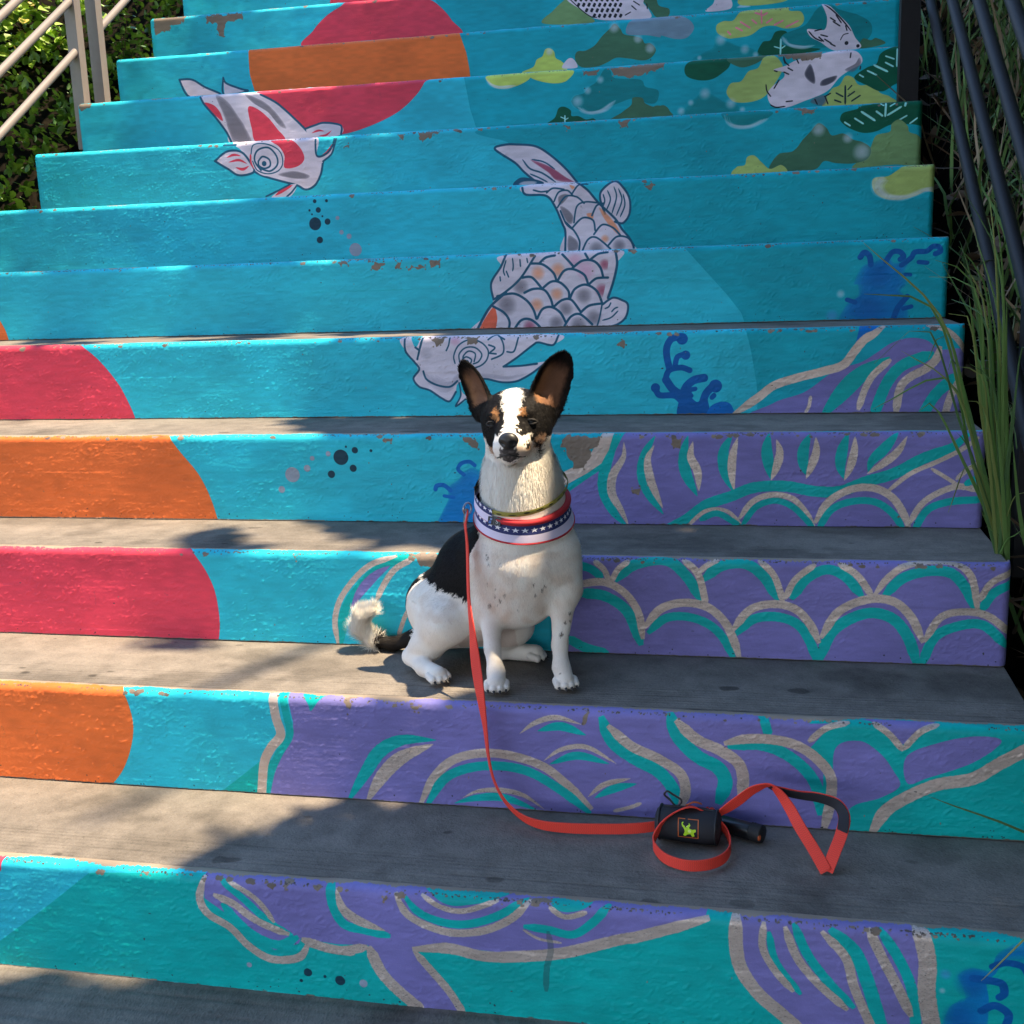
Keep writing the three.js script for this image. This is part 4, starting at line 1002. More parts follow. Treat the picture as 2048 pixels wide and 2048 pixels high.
// grass
function bladeGeometry(a, m, b, width, seg = 10) {                        // root, bend, tip
  const side = V().crossVectors(V().subVectors(b, a), V(0.15, 0.4, 1)).normalize();
  return strap([a, a.clone().lerp(m, 0.55).add(V(0, 0.012, 0)), m, b], [side.toArray(), side.toArray(), side.toArray(), side.toArray()], width, 0.0006, seg, (s) => Math.min(1, 0.5 + s * 3) * Math.pow(1 - s, 0.6) + 0.06);
}
const unitBlade = bladeGeometry(V(0, 0, 0), V(0.02, 0.06, 0.55), V(0.10, 0.34, 1), 0.028, 6);
{
  const r = rng(61), list = [], dry = [];
  for (let k = 0; k < 22000; k++) {
    const x = 1.30 + 2.6 * Math.pow(r(), 1.3), z = 0.5 - 4.6 * r(), y = groundY(x, z) - 0.02; if (x < 1.48 && r() < 0.8) continue;
    const g = 0.5 + 0.8 * r(), d = r() < 0.22, q = [[x, y, z], [(r() - 0.25) * 1.0, 0.55 + 0.6 * r(), (r() - 0.45) * 1.1], r() * 6.28, [0.26 + 0.18 * r(), 0.26 + 0.18 * r(), 0.20 + 0.22 * r()], d ? [0.34 * g, 0.26 * g, 0.16 * g] : [0.11 * g, 0.22 * g, 0.05 * g]];
    list.push(q);
  }
  const m = scatter('hillside_grass', unitBlade, dullLeaf, scene, list); tag(m, 'rough grass on the shaded slope behind the right handrail', 'grass');
}
function clump(label, root, blades, width, seed) {                          // a tuft whose blades can be told apart
  const t = thing('grass_tuft', label, 'grass tuft', root), r = rng(seed), o = V(...root);
  const mats = [[0.13, 0.28, 0.06], [0.17, 0.32, 0.08], [0.27, 0.34, 0.09], [0.10, 0.22, 0.07]].map((c) => new THREE.MeshPhysicalMaterial({ side: THREE.DoubleSide, color: lin(...c), roughness: 0.55, transmission: 0.25, thickness: 0 }));
  blades.forEach(([m, b, w], k) => part('blade', bladeGeometry(V((r() - 0.5) * 0.02, -0.01, (r() - 0.5) * 0.02), V(...m).sub(o), V(...b).sub(o), (w ?? 1) * width, 14), mats[(k * 7 + 3) % 4], t));
  return t;
}
{
  const mid = [[1.096, 0.878], [1.124, 0.892], [1.106, 0.911], [1.162, 0.954], [1.164, 0.954], [1.18, 0.928], [1.169, 0.885], [1.129, 0.873], [1.145, 0.829], [1.143, 0.787], [1.113, 0.756], [1.137, 0.795], [1.17, 0.691], [1.175, 0.66], [1.225, 0.802], [1.208, 0.839], [1.235, 0.729], [1.246, 0.607], [1.214, 0.55], [1.248, 0.544], [1.244, 0.839], [1.157, 0.898], [1.211, 0.878]];
  const tip = [[1.025, 0.821], [1.004, 1.01], [1.004, 0.932], [1.108, 0.98], [1.142, 1.007], [1.146, 0.978], [1.159, 0.922], [1.107, 0.827], [1.134, 0.808], [1.065, 0.841], [1.095, 0.746], [1.022, 0.751], [1.152, 0.712], [1.147, 0.578], [1.213, 0.915], [1.189, 0.941], [1.231, 0.754], [1.259, 0.62], [1.195, 0.586], [1.264, 0.562], [1.244, 0.844], [1.134, 0.897], [1.167, 1.028]];
  const r = rng(4), blades = mid.map((q, k) => [[...q, -0.58 + 0.02 * (r() - 0.5)], [...tip[k], -0.57 + 0.05 * (r() - 0.5)], k > 16 && k < 20 ? 0.4 : 0.8 + 0.5 * r()]);
  for (let k = 0; k < 12; k++) { const a = 0.3 + 0.7 * r(), h = 0.2 + 0.3 * r(); blades.push([[1.236 - 0.10 * a * h * 2 + 0.02 * (r() - 0.5), 0.51 + h, -0.6 + 0.05 * r()], [1.236 - 0.32 * a * h + 0.03 * (r() - 0.5), 0.51 + h * (1.35 - 0.35 * a), -0.58 + 0.08 * (r() - 0.5)], 0.7 + 0.4 * r()]); }
  clump('tall green grass tuft growing at the right end of the third tread', [1.238, 0.507, -0.603], blades, 0.0068, 2);
  clump('sparse grass tuft whose long blades reach in at the lower right', [1.285, 0.10, -0.02], [[[1.17, 0.33, 0.06], [1.034, 0.402, 0.10], 0.8], [[1.18, 0.255, 0.08], [1.098, 0.185, 0.11], 0.7], [[1.24, 0.34, 0.0], [1.21, 0.42, 0.02], 0.8], [[1.32, 0.3, -0.03], [1.38, 0.36, 0.0], 0.8], [[1.25, 0.24, -0.1], [1.18, 0.30, -0.12], 0.6]], 0.007, 9);
}
{ // dry leaves and stalks between the steps and the grass
  const r = rng(71), list = [];
  for (let k = 0; k < 900; k++) { const x = 1.25 + 0.32 * r(), z = 0.3 - 3.2 * r(), g = 0.5 + r(), stalk = r() < 0.4; list.push([[x, groundY(x, z) + 0.012 + 0.02 * r(), z], [r() - 0.5, 0.5 * (r() - 0.3), r() - 0.5], r() * 6.28, stalk ? [0.012, 0.02, 0.08 + 0.08 * r()] : [0.03 + 0.02 * r(), 0.03, 0.03 + 0.02 * r()], [0.16 * g, 0.10 * g, 0.055 * g]]); }
  const m = scatter('leaf_litter', leafGeometry(0.6, 0.4, 0.3), dullLeaf, scene, list); tag(m, 'dry brown leaves and stalks lying beside the right end of the steps', 'leaf litter');
}
{ // weed with small pale leaves between the tuft and the handrail
  const at = [1.30, groundY(1.30, -1.05), -1.05], t = thing('weed', 'thin weed with small pale leaves beside the right end of the steps', 'weed', at), r = rng(12), geo = leafGeometry(0.5, 0.2, 0.1);
  const mat = new THREE.MeshPhysicalMaterial({ side: THREE.DoubleSide, color: lin(0.13, 0.19, 0.10), roughness: 0.6, transmission: 0.2, thickness: 0 });
  for (const e of [[-0.05, 0.42, 0.02], [0.02, 0.36, 0.04], [-0.02, 0.30, 0.0]]) {
    const c = spline([[0, -0.02, 0], [e[0] * 0.3, e[1] * 0.5, e[2]], e]); part('stem', tube(c, 0.0016, 10, 5), mat, t);
    for (let k = 0; k < 8; k++) { const o = c.getPointAt(0.55 + 0.45 * k / 7), l = part('leaf', geo, mat, t); l.position.copy(o); l.quaternion.setFromUnitVectors(V(0, 0, 1), V((k % 2 ? 1 : -1) * 0.9, 0.5 * r(), 0.7 * r()).normalize()); l.scale.setScalar(0.026 + 0.01 * r()); }
  }
}

// ---------------------------------------------------------------- handrails
const worn = (c, seed, rough) => { const n = 128, d = new Uint8Array(n * n * 4), r = rng(seed); for (let i = 0; i < n * n; i++) { const x = i % n, y = i / n | 0, f = 1 + 0.16 * fbm(x / 12, y / 12, seed, 3) + 0.06 * (r() - 0.5), k = new THREE.Color().setRGB(c[0] * f, c[1] * f, c[2] * f).convertLinearToSRGB(), o = i * 4; d[o] = clamp(k.r * 255, 0, 255); d[o + 1] = clamp(k.g * 255, 0, 255); d[o + 2] = clamp(k.b * 255, 0, 255); d[o + 3] = 255; } const t = new THREE.DataTexture(d, n, n); t.wrapS = t.wrapT = THREE.RepeatWrapping; t.colorSpace = THREE.SRGBColorSpace; t.magFilter = THREE.LinearFilter; t.needsUpdate = true; return new THREE.MeshPhysicalMaterial({ side: THREE.DoubleSide, map: t, roughness: rough, specularIntensity: rough > 0.52 ? 0.4 : 0.8 }); };
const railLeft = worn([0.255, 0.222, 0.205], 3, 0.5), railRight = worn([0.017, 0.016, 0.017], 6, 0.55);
function post(parent, x, z, y0, y1, w, mat) { const g = new THREE.ExtrudeGeometry(new THREE.Shape([[-1, -1], [1, -1], [1, 1], [-1, 1]].map(([a, b]) => new THREE.Vector2(a * (w / 2 - 0.003), b * (w / 2 - 0.003)))), { depth: y1 - y0, bevelThickness: 0.003, bevelSize: 0.003, bevelSegments: 2 }); g.rotateX(-Math.PI / 2); g.translate(x, y0, z); part('post', g, mat, parent); }
const line = (b, z) => b - 0.6623 * z;
{
  const X = -1.244, a = thing('handrail', 'tan painted metal handrail, lower section at the upper left, ending at its post', 'handrail', [0, 0, 0], 0);
  delete a.userData.group;
  post(a, X - 0.002, -2.125, 1.40, line(0.86, -2.125), 0.036, railLeft); post(a, X, 0.1, -0.1, line(0.86, 0.1), 0.036, railLeft);
  for (const b of [0.289, 0.437, 0.567, 0.70, 0.84]) part('rail', bar(V(X, line(b, 0.11), 0.11), V(X, line(b, -2.118), -2.118), 0.0115), railLeft, a);
  const u = thing('handrail', 'tan painted metal handrail, upper section that starts at the second left post', 'handrail');
  post(u, X + 0.012, -2.225, 1.50, line(0.86, -2.225), 0.036, railLeft); post(u, X + 0.012, -3.6, 2.2, line(0.86, -3.6), 0.036, railLeft);
  for (const b of [0.289, 0.437, 0.567, 0.70, 0.84]) part('rail', bar(V(X + 0.012, line(b, -2.232), -2.232), V(X + 0.012, line(b, -3.61), -3.61), 0.0115), railLeft, u);
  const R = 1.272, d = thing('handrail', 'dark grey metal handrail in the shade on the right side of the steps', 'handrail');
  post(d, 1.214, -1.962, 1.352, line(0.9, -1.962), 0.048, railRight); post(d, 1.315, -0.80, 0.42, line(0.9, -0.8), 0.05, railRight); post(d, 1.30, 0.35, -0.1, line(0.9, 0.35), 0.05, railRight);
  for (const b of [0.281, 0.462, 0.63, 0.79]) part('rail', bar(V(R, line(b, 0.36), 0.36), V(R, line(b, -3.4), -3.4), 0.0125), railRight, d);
}

// ---------------------------------------------------------------- the dog
{
  const BASE = [0.42, 0.341, -0.40], dog = thing('dog', 'small white dog with black and tan head sitting on a step, tall pointed ears', 'dog', BASE);
  const J = { skull: [0.479, 0.764, -0.392], skullL: [0.455, 0.764, -0.388], skullR: [0.503, 0.766, -0.388], cheekL: [0.457, 0.742, -0.376], cheekR: [0.508, 0.744, -0.376], muz0: [0.482, 0.742, -0.345], muz1: [0.486, 0.734, -0.300], chin: [0.484, 0.717, -0.304], throat: [0.477, 0.702, -0.368],
    neck0: [0.477, 0.715, -0.405], neck1: [0.477, 0.649, -0.418], neck2: [0.477, 0.594, -0.428], chestU: [0.478, 0.566, -0.425], chestM: [0.477, 0.526, -0.415], chestLo: [0.468, 0.485, -0.412], shL: [0.430, 0.540, -0.405], shR: [0.527, 0.542, -0.405], elbL: [0.424, 0.487, -0.392], elbR: [0.546, 0.492, -0.392],
    wrL: [0.436, 0.402, -0.345], wrL2: [0.444, 0.368, -0.330], pawL: [0.448, 0.356, -0.314], wrR: [0.541, 0.405, -0.365], wrR2: [0.545, 0.373, -0.350], pawR: [0.553, 0.356, -0.340], torso: [0.395, 0.500, -0.450], rump: [0.332, 0.425, -0.458], hip: [0.318, 0.447, -0.447], belly: [0.400, 0.440, -0.425],
    kneeL: [0.350, 0.430, -0.388], hockL: [0.284, 0.364, -0.402], footL: [0.316, 0.359, -0.364], toeL: [0.344, 0.355, -0.344], kneeR: [0.450, 0.410, -0.445], hockR: [0.415, 0.358, -0.466], toeR: [0.482, 0.356, -0.462], hipR: [0.380, 0.412, -0.462],
    tail0: [0.280, 0.375, -0.485], tail1: [0.225, 0.353, -0.493], tail2: [0.182, 0.358, -0.495], tail3: [0.162, 0.382, -0.492], tail4: [0.172, 0.408, -0.484], tail5: [0.194, 0.420, -0.478] };
  const prims = [];
  const cap = (a, ra, b, rb, k) => { a = J[a] ?? a; b = J[b] ?? b; const d = [b[0] - a[0], b[1] - a[1], b[2] - a[2]], L2 = d[0] ** 2 + d[1] ** 2 + d[2] ** 2; prims.push({ c: [(a[0] + b[0]) / 2, (a[1] + b[1]) / 2, (a[2] + b[2]) / 2], R: Math.sqrt(L2) / 2 + Math.max(ra, rb), k, f: (x, y, z) => { const px = x - a[0], py = y - a[1], pz = z - a[2], t = L2 ? clamp((px * d[0] + py * d[1] + pz * d[2]) / L2, 0, 1) : 0; return Math.hypot(px - d[0] * t, py - d[1] * t, pz - d[2] * t) - lerp(ra, rb, t); } }); };
  const ell = (c, r, k) => { c = J[c] ?? c; const m = Math.min(...r); prims.push({ c, R: Math.max(...r), k, f: (x, y, z) => { const a = (x - c[0]) / r[0], b = (y - c[1]) / r[1], e = (z - c[2]) / r[2], q = Math.hypot(a, b, e), g = Math.hypot(a / r[0], b / r[1], e / r[2]); return g < 1e-9 ? -m : q * (q - 1) / g; } }); };
  // trunk
  cap('chestU', 0.074, 'chestM', 0.080, 0.02); cap('chestM', 0.076, 'chestLo', 0.058, 0.03); cap('chestM', 0.070, 'torso', 0.068, 0.03); cap('torso', 0.066, 'rump', 0.058, 0.03);
  cap('chestLo', 0.052, 'belly', 0.046, 0.03); cap('belly', 0.044, 'rump', 0.05, 0.03); ell([0.470, 0.470, -0.385], [0.042, 0.036, 0.034], 0.025);
  // neck and head
  cap('neck2', 0.068, 'neck1', 0.060, 0.03); cap('neck1', 0.059, 'neck0', 0.050, 0.03); cap([0.477, 0.60, -0.39], 0.052, 'throat', 0.030, 0.03);
  ell('skull', [0.053, 0.045, 0.056], 0.022); ell('skullL', [0.026, 0.030, 0.036], 0.016); ell('skullR', [0.026, 0.030, 0.036], 0.016);
  ell('cheekL', [0.023, 0.029, 0.032], 0.016); ell('cheekR', [0.023, 0.029, 0.032], 0.016);
  cap('muz0', 0.030, 'muz1', 0.0215, 0.016); cap([0.477, 0.763, -0.352], 0.017, [0.487, 0.746, -0.300], 0.0115, 0.012); cap([0.480, 0.722, -0.35], 0.021, 'chin', 0.0125, 0.012);
  ell([0.474, 0.729, -0.312], [0.016, 0.015, 0.020], 0.010); ell([0.498, 0.730, -0.312], [0.016, 0.015, 0.020], 0.010);
  ell([0.459, 0.774, -0.347], [0.014, 0.007, 0.010], 0.010); ell([0.497, 0.777, -0.347], [0.014, 0.007, 0.010], 0.010);
  // front legs
  cap('shL', 0.044, 'elbL', 0.030, 0.022); cap('elbL', 0.0245, 'wrL', 0.0120, 0.014); cap('wrL', 0.0120, 'wrL2', 0.0128, 0.008); cap('wrL2', 0.0125, 'pawL', 0.0145, 0.010);
  cap('shR', 0.044, 'elbR', 0.029, 0.022); cap('elbR', 0.0225, 'wrR', 0.0118, 0.014); cap('wrR', 0.0118, 'wrR2', 0.0126, 0.008); cap('wrR2', 0.0123, 'pawR', 0.0145, 0.010);
  // hind legs
  cap('hip', 0.050, 'kneeL', 0.038, 0.02); cap('kneeL', 0.034, [0.312, 0.385, -0.398], 0.026, 0.018); cap([0.312, 0.385, -0.398], 0.024, 'hockL', 0.0155, 0.016); cap('hockL', 0.0145, 'footL', 0.0135, 0.008); cap('footL', 0.0135, 'toeL', 0.0145, 0.008);
  cap('hipR', 0.045, 'kneeR', 0.034, 0.02); cap('kneeR', 0.028, 'hockR', 0.016, 0.014); cap('hockR', 0.0145, 'toeR', 0.0145, 0.010);
  // toes
  const toes = [];
  for (const [paw, dir] of [['pawL', [0.22, 0.975]], ['pawR', [0.42, 0.907]], ['toeL', [0.74, 0.67]], ['toeR', [0.99, 0.1]]]) for (let k = 0; k < 4; k++) {
    const s = (k - 1.5) * 0.0094, f = (k === 0 || k === 3 ? 0.0075 : 0.0125), c = [J[paw][0] + dir[0] * f + dir[1] * s, 0.3512, J[paw][2] + dir[1] * f - dir[0] * s];
    cap([c[0] - dir[0] * 0.012, 0.355, c[2] - dir[1] * 0.012], 0.0066, c, 0.0063, 0.0013); toes.push([c, dir]);
  }
  // tail
  cap('tail0', 0.018, 'tail1', 0.0105, 0.012); cap('tail1', 0.0105, 'tail2', 0.0105, 0.008); cap('tail2', 0.0115, 'tail3', 0.0125, 0.008); cap('tail3', 0.0125, 'tail4', 0.0125, 0.008); cap('tail4', 0.0115, 'tail5', 0.007, 0.006);
  // ears: thin hollow shells
  const ears = [];
  for (const [base, tip, inner, outer, fwd] of [[[0.425, 0.786, -0.388], [0.393, 0.853, -0.388], [0.446, 0.800, -0.381], [0.405, 0.772, -0.396], -0.2], [[0.523, 0.785, -0.388], [0.559, 0.864, -0.392], [0.501, 0.807, -0.381], [0.546, 0.765, -0.396], 0.2]]) {
    const B = V(...base), U = V(...tip).sub(B), H = U.length(); U.normalize();
    const W = V(...outer).sub(V(...inner)), wide = W.length(); W.addScaledVector(U, -W.dot(U)).normalize(); W.addScaledVector(V(0, 0, 1), -0.35).addScaledVector(U, -W.dot(U)).normalize();
    const N = V().crossVectors(U, W); if (N.z < 0) N.negate();
    const q = V(), loc = (x, y, z) => { q.set(x, y, z).sub(B); return [q.dot(U) / H, q.dot(W), q.dot(N)]; };
    const hw = (u) => wide * 0.5 * Math.pow(Math.max(0.0001, 1 - Math.pow(clamp(u, 0, 1), 3.4)), 0.62) * (u < 0 ? 1 + u * 0.6 : 1);
    const ws = (u, v) => { const h = hw(u) + 1e-5, e = Math.min(1, Math.abs(v) / h); return 0.014 * (e * e - 0.75) * clamp(1.15 - 0.6 * u, 0.2, 1.2) - 0.004 * Math.sin(u * 3); };
    const ear = { loc, hw, ws, side: fwd }; ears.push(ear);
    prims.push({ c: B.clone().addScaledVector(U, H / 2).toArray(), R: H / 2 + wide * 0.6, k: 0.006, f: (x, y, z) => { const [u, v, w] = loc(x, y, z); if (u < -0.4) return 0.02; const th = lerp(0.0042, 0.0026, clamp(u * 2, 0, 1)); return Math.max(Math.abs(w - ws(u, v)) - th, (Math.abs(v) - hw(u)) * 0.8, (u - 0.99) * H, (-0.3 - u) * H); } });
    cap([B.x - U.x * 0.012, B.y - U.y * 0.012, -0.402], 0.017, [B.x + U.x * 0.018, B.y + U.y * 0.018, -0.407], 0.008, 0.012);
  }
  let active = prims;
  const lists = new Map();
  const local = (x, y, z) => {                                // the few primitives that matter near a point
    const i = Math.floor(x * 40), j = Math.floor(y * 40), k = Math.floor(z * 40), key = i * 1e6 + j * 1e3 + k + 500;
    let l = lists.get(key);
    if (!l) { const c = [(i + 0.5) / 40, (j + 0.5) / 40, (k + 0.5) / 40]; l = prims.filter((q) => Math.hypot(c[0] - q.c[0], c[1] - q.c[1], c[2] - q.c[2]) < q.R + 0.022 + 0.032); lists.set(key, l); }
    return l;
  };
  const sdf = (x, y, z) => {
    let d = 1;
    if (active === prims) { active = local(x, y, z); const s = sdf(x, y, z); active = prims; return s; }
    for (const q of active) { const e = q.f(x, y, z), k = q.k, h = k - Math.abs(d - e); d = Math.min(d, e) - (h > 0 ? h * h / (4 * k) : 0); }
    return Math.max(d, 0.3411 - y);
  };
  // surface nets over a grid, evaluated block by block
  const lo = [0.118, 0.335, -0.545], S = 0.0027, N = [192, 204, 112], at = (i, j, k) => i + N[0] * (j + N[1] * k);
  const F = new Float32Array(N[0] * N[1] * N[2]).fill(1), BL = 8;
  for (let K = 0; K < N[2]; K += BL) for (let Jj = 0; Jj < N[1]; Jj += BL) for (let I = 0; I < N[0]; I += BL) {
    const c = [lo[0] + (I + 4) * S, lo[1] + (Jj + 4) * S, lo[2] + (K + 4) * S], rad = 7.2 * S;
    active = prims.filter((q) => Math.hypot(c[0] - q.c[0], c[1] - q.c[1], c[2] - q.c[2]) < q.R + rad + 0.032);
    if (!active.length) continue;
    for (let k = K; k < Math.min(K + BL, N[2]); k++) for (let j = Jj; j < Math.min(Jj + BL, N[1]); j++) for (let i = I; i < Math.min(I + BL, N[0]); i++) F[at(i, j, k)] = sdf(lo[0] + i * S, lo[1] + j * S, lo[2] + k * S);
  }
  active = prims;
  const cell = new Int32Array(F.length).fill(-1), P = [], ix = [];
  const E = [[0, 0, 0, 1, 0, 0], [0, 1, 0, 1, 1, 0], [0, 0, 1, 1, 0, 1], [0, 1, 1, 1, 1, 1], [0, 0, 0, 0, 1, 0], [1, 0, 0, 1, 1, 0], [0, 0, 1, 0, 1, 1], [1, 0, 1, 1, 1, 1], [0, 0, 0, 0, 0, 1], [1, 0, 0, 1, 0, 1], [0, 1, 0, 0, 1, 1], [1, 1, 0, 1, 1, 1]];
  for (let k = 0; k < N[2] - 1; k++) for (let j = 0; j < N[1] - 1; j++) for (let i = 0; i < N[0] - 1; i++) {
    let sx = 0, sy = 0, sz = 0, n = 0;
    for (const e of E) { const a = F[at(i + e[0], j + e[1], k + e[2])], b = F[at(i + e[3], j + e[4], k + e[5])]; if ((a < 0) === (b < 0)) continue; const t = a / (a - b); sx += lerp(e[0], e[3], t); sy += lerp(e[1], e[4], t); sz += lerp(e[2], e[5], t); n++; }
    if (!n) continue;
    cell[at(i, j, k)] = P.length / 3; P.push(lo[0] + (i + sx / n) * S, lo[1] + (j + sy / n) * S, lo[2] + (k + sz / n) * S);
  }
  const quad = (a, b, c, d, flip) => { if (a < 0 || b < 0 || c < 0 || d < 0) return; flip ? ix.push(a, b, c, a, c, d) : ix.push(a, c, b, a, d, c); };
  for (let k = 1; k < N[2] - 1; k++) for (let j = 1; j < N[1] - 1; j++) for (let i = 1; i < N[0] - 1; i++) {
    const s = F[at(i, j, k)] < 0;
    if (s !== (F[at(i + 1, j, k)] < 0)) quad(cell[at(i, j - 1, k - 1)], cell[at(i, j, k - 1)], cell[at(i, j, k)], cell[at(i, j - 1, k)], s);
    if (s !== (F[at(i, j + 1, k)] < 0)) quad(cell[at(i - 1, j, k - 1)], cell[at(i - 1, j, k)], cell[at(i, j, k)], cell[at(i, j, k - 1)], s);
    if (s !== (F[at(i, j, k + 1)] < 0)) quad(cell[at(i - 1, j - 1, k)], cell[at(i, j - 1, k)], cell[at(i, j, k)], cell[at(i - 1, j, k)], s);
  }
  const grad = (x, y, z, o) => { const h = 0.0012; return o.set(sdf(x + h, y, z) - sdf(x - h, y, z), sdf(x, y + h, z) - sdf(x, y - h, z), sdf(x, y, z + h) - sdf(x, y, z - h)).normalize(); };
  // coat: black and tan head with a white blaze, white body with a black saddle
  const WHITE = [0.88, 0.82, 0.74], BLACK = [0.008, 0.007, 0.007], TAN = [0.42, 0.20, 0.08], SKIN = [0.60, 0.45, 0.37], WARM_TAN = [0.70, 0.56, 0.44], INNER = [0.20, 0.105, 0.07];
  const mix = (a, b, t) => [lerp(a[0], b[0], t), lerp(a[1], b[1], t), lerp(a[2], b[2], t)];
  const freckles = (() => { const r = rng(88), L = []; for (let k = 0; k < 95; k++) { const leg = r() < 0.5; L.push([leg ? 0.42 + 0.03 * r() : 0.535 + 0.03 * r(), 0.36 + 0.15 * r(), -0.40 + 0.08 * r(), 0.0014 + 0.0022 * r() * r()]); } for (const q of [[0.440, 0.455, -0.36, 0.004], [0.549, 0.462, -0.37, 0.004], [0.432, 0.447, -0.36, 0.003], [0.546, 0.425, -0.355, 0.003], [0.436, 0.43, -0.35, 0.0028]]) L.push(q); for (let k = 0; k < 60; k++) L.push([0.43 + 0.10 * r(), 0.47 + 0.09 * r(), -0.345 + 0.01 * r(), 0.001]); return L; })();
  function coat(x, y, z) {
    const j = 0.006 * noise(x * 160, y * 160, z * 160) + 0.004 * noise(x * 420, y * 420, z * 420);
    let c = mix(WHITE, WARM_TAN, clamp(0.35 + 1.2 * fbm(x * 22, y * 22, z * 22, 3), 0, 1) * (y < 0.57 ? 0.5 : 0.12));  // tan of the coat, with warm bounced light low on the body painted in
    for (const e of ears) { const [u, v, w] = e.loc(x, y, z); if (u > 0.02 && u < 1.1 && Math.abs(v) < e.hw(u) + 0.006 && Math.abs(w) < 0.03) {
      const front = w > e.ws(u, v) + 0.0008, k = Math.abs(v) / (e.hw(u) + 1e-4);
      if (!front) return BLACK;
      return mix(BLACK, mix(INNER, TAN, 0.45 * sstep(v * (e.side < 0 ? 1 : -1), 0, 0.02) + 0.15 * (1 - u)), sstep(0.80 - k + 10 * j, 0, 0.3) * sstep(0.82 - u + 6 * j, 0, 0.28)); } }
    const head = y > 0.700 + 0.6 * j && (Math.hypot(x - 0.48, (y - 0.765) * 1.0, z + 0.385) < 0.098 || z > -0.345);
    if (head && z > -0.475) {
      const cx = lerp(0.488, 0.478, clamp((y - 0.745) / 0.06, 0, 1)), hb = y > 0.762 ? lerp(0.0085, 0.0165, clamp((y - 0.762) / 0.034, 0, 1)) : lerp(0.0205, 0.0085, clamp((y - 0.742) / 0.020, 0, 1));
      const under = sstep(0.735 - y, 0, 0.03), mz = z > -0.372 + 0.018 * under && Math.abs(x - 0.485) < 0.0265 + 0.006 * under + j && y < 0.748, throat = y < 0.712 + j && z > -0.40 && Math.abs(x - 0.48) < 0.035;
      const blaze = Math.abs(x - cx) < hb + j && z > -0.405;
      if (!mz && y < 0.738 && y < 0.700 + 2.2 * (Math.abs(x - 0.482) - 0.030) + 1.2 * j && z > -0.44) return WHITE;
      if (!mz && !blaze && !throat) {
        const dot = (px, py, r) => Math.hypot(x - px, y - py) < r + j * 0.9 && z > -0.385;
        if (dot(0.457, 0.7745, 0.0058) || dot(0.4965, 0.7795, 0.0058)) return TAN;
        if (dot(0.523, 0.737, 0.0072) || dot(0.5085, 0.723, 0.0085) || dot(0.448, 0.720, 0.006) || dot(0.456, 0.710, 0.009)) return mix(TAN, WHITE, 0.15);
        return mix(BLACK, [0.07, 0.065, 0.06], clamp(2.2 * noise(x * 300, y * 300, z * 300) - 0.75 + (x > 0.5 ? 0.35 : 0), 0, 1) * 0.6);
      }
      if (mz && Math.hypot((x - 0.488) * 1.0, (y - 0.7235) * 1.15) < 0.0145 + j && z > -0.335) return mix(BLACK, [0.30, 0.26, 0.25], 0.2 + 0.4 * sstep(noise(x * 260, y * 260, z * 260), 0, 0.5));
      if (mz) { if (Math.hypot(x - 0.503, y - 0.724) < 0.009 + j) return mix(WHITE, TAN, 0.5); return mix(WHITE, SKIN, 0.3 * clamp(noise(x * 200, y * 200, z * 200) + 0.3, 0, 1)); }
      return WHITE;
    }
    if (y > 0.63 && z < -0.452 + 2 * j) return BLACK;
    if (x < 0.262 + j && y < 0.44) { const tip = x < 0.193 + 2 * j || (y > 0.385 + j && x < 0.23); return tip ? WHITE : mix(BLACK, WARM_TAN, 0.02); }
    const saddle = x < 0.418 + j && y > 0.492 - 0.24 * (x - 0.31) + j && z < -0.365; if (saddle) return BLACK;
    if (x < 0.291 + 2 * j + 0.35 * Math.max(0, y - 0.45) && y > 0.40 && y < 0.492 && z < -0.425) return BLACK;
    for (const f of freckles) if (Math.abs(y - f[1]) < 0.006 && Math.hypot(x - f[0], y - f[1], z - f[2]) < f[3] + 0.3 * j + 0.0012) return mix(BLACK, WARM_TAN, 0.25);
    if (y < 0.53 && y > 0.37 && x > 0.36 && x < 0.46 && z > -0.43 && z < -0.375 && y < 0.45) c = mix(c, SKIN, 0.6);
    if (y > 0.44 && y < 0.56 && z > -0.40) c = mix(c, WARM_TAN, clamp(0.15 + 0.9 * noise(x * 60, y * 45, 3), 0, 0.6));  // more tan on the chest front, painting in its warm shade
    return c;
  }
  const nv = P.length / 3, Q = new Float32Array(nv * 3), C = new Float32Array(nv * 3), Nn = new Float32Array(nv * 3), o = V();
  for (let i = 0; i < nv; i++) {
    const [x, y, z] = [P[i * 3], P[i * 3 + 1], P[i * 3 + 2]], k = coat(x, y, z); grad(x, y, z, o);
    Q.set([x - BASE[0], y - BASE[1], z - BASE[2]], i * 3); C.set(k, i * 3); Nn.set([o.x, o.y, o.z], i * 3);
  }
  const g = new THREE.BufferGeometry(); g.setAttribute('position', new THREE.BufferAttribute(Q, 3)); g.setAttribute('normal', new THREE.BufferAttribute(Nn, 3)); g.setAttribute('color', new THREE.BufferAttribute(C, 3)); g.setIndex(ix);
  part('body', g, new THREE.MeshPhysicalMaterial({ side: THREE.DoubleSide, vertexColors: true, roughness: 0.85, specularIntensity: 0.25 }), dog);
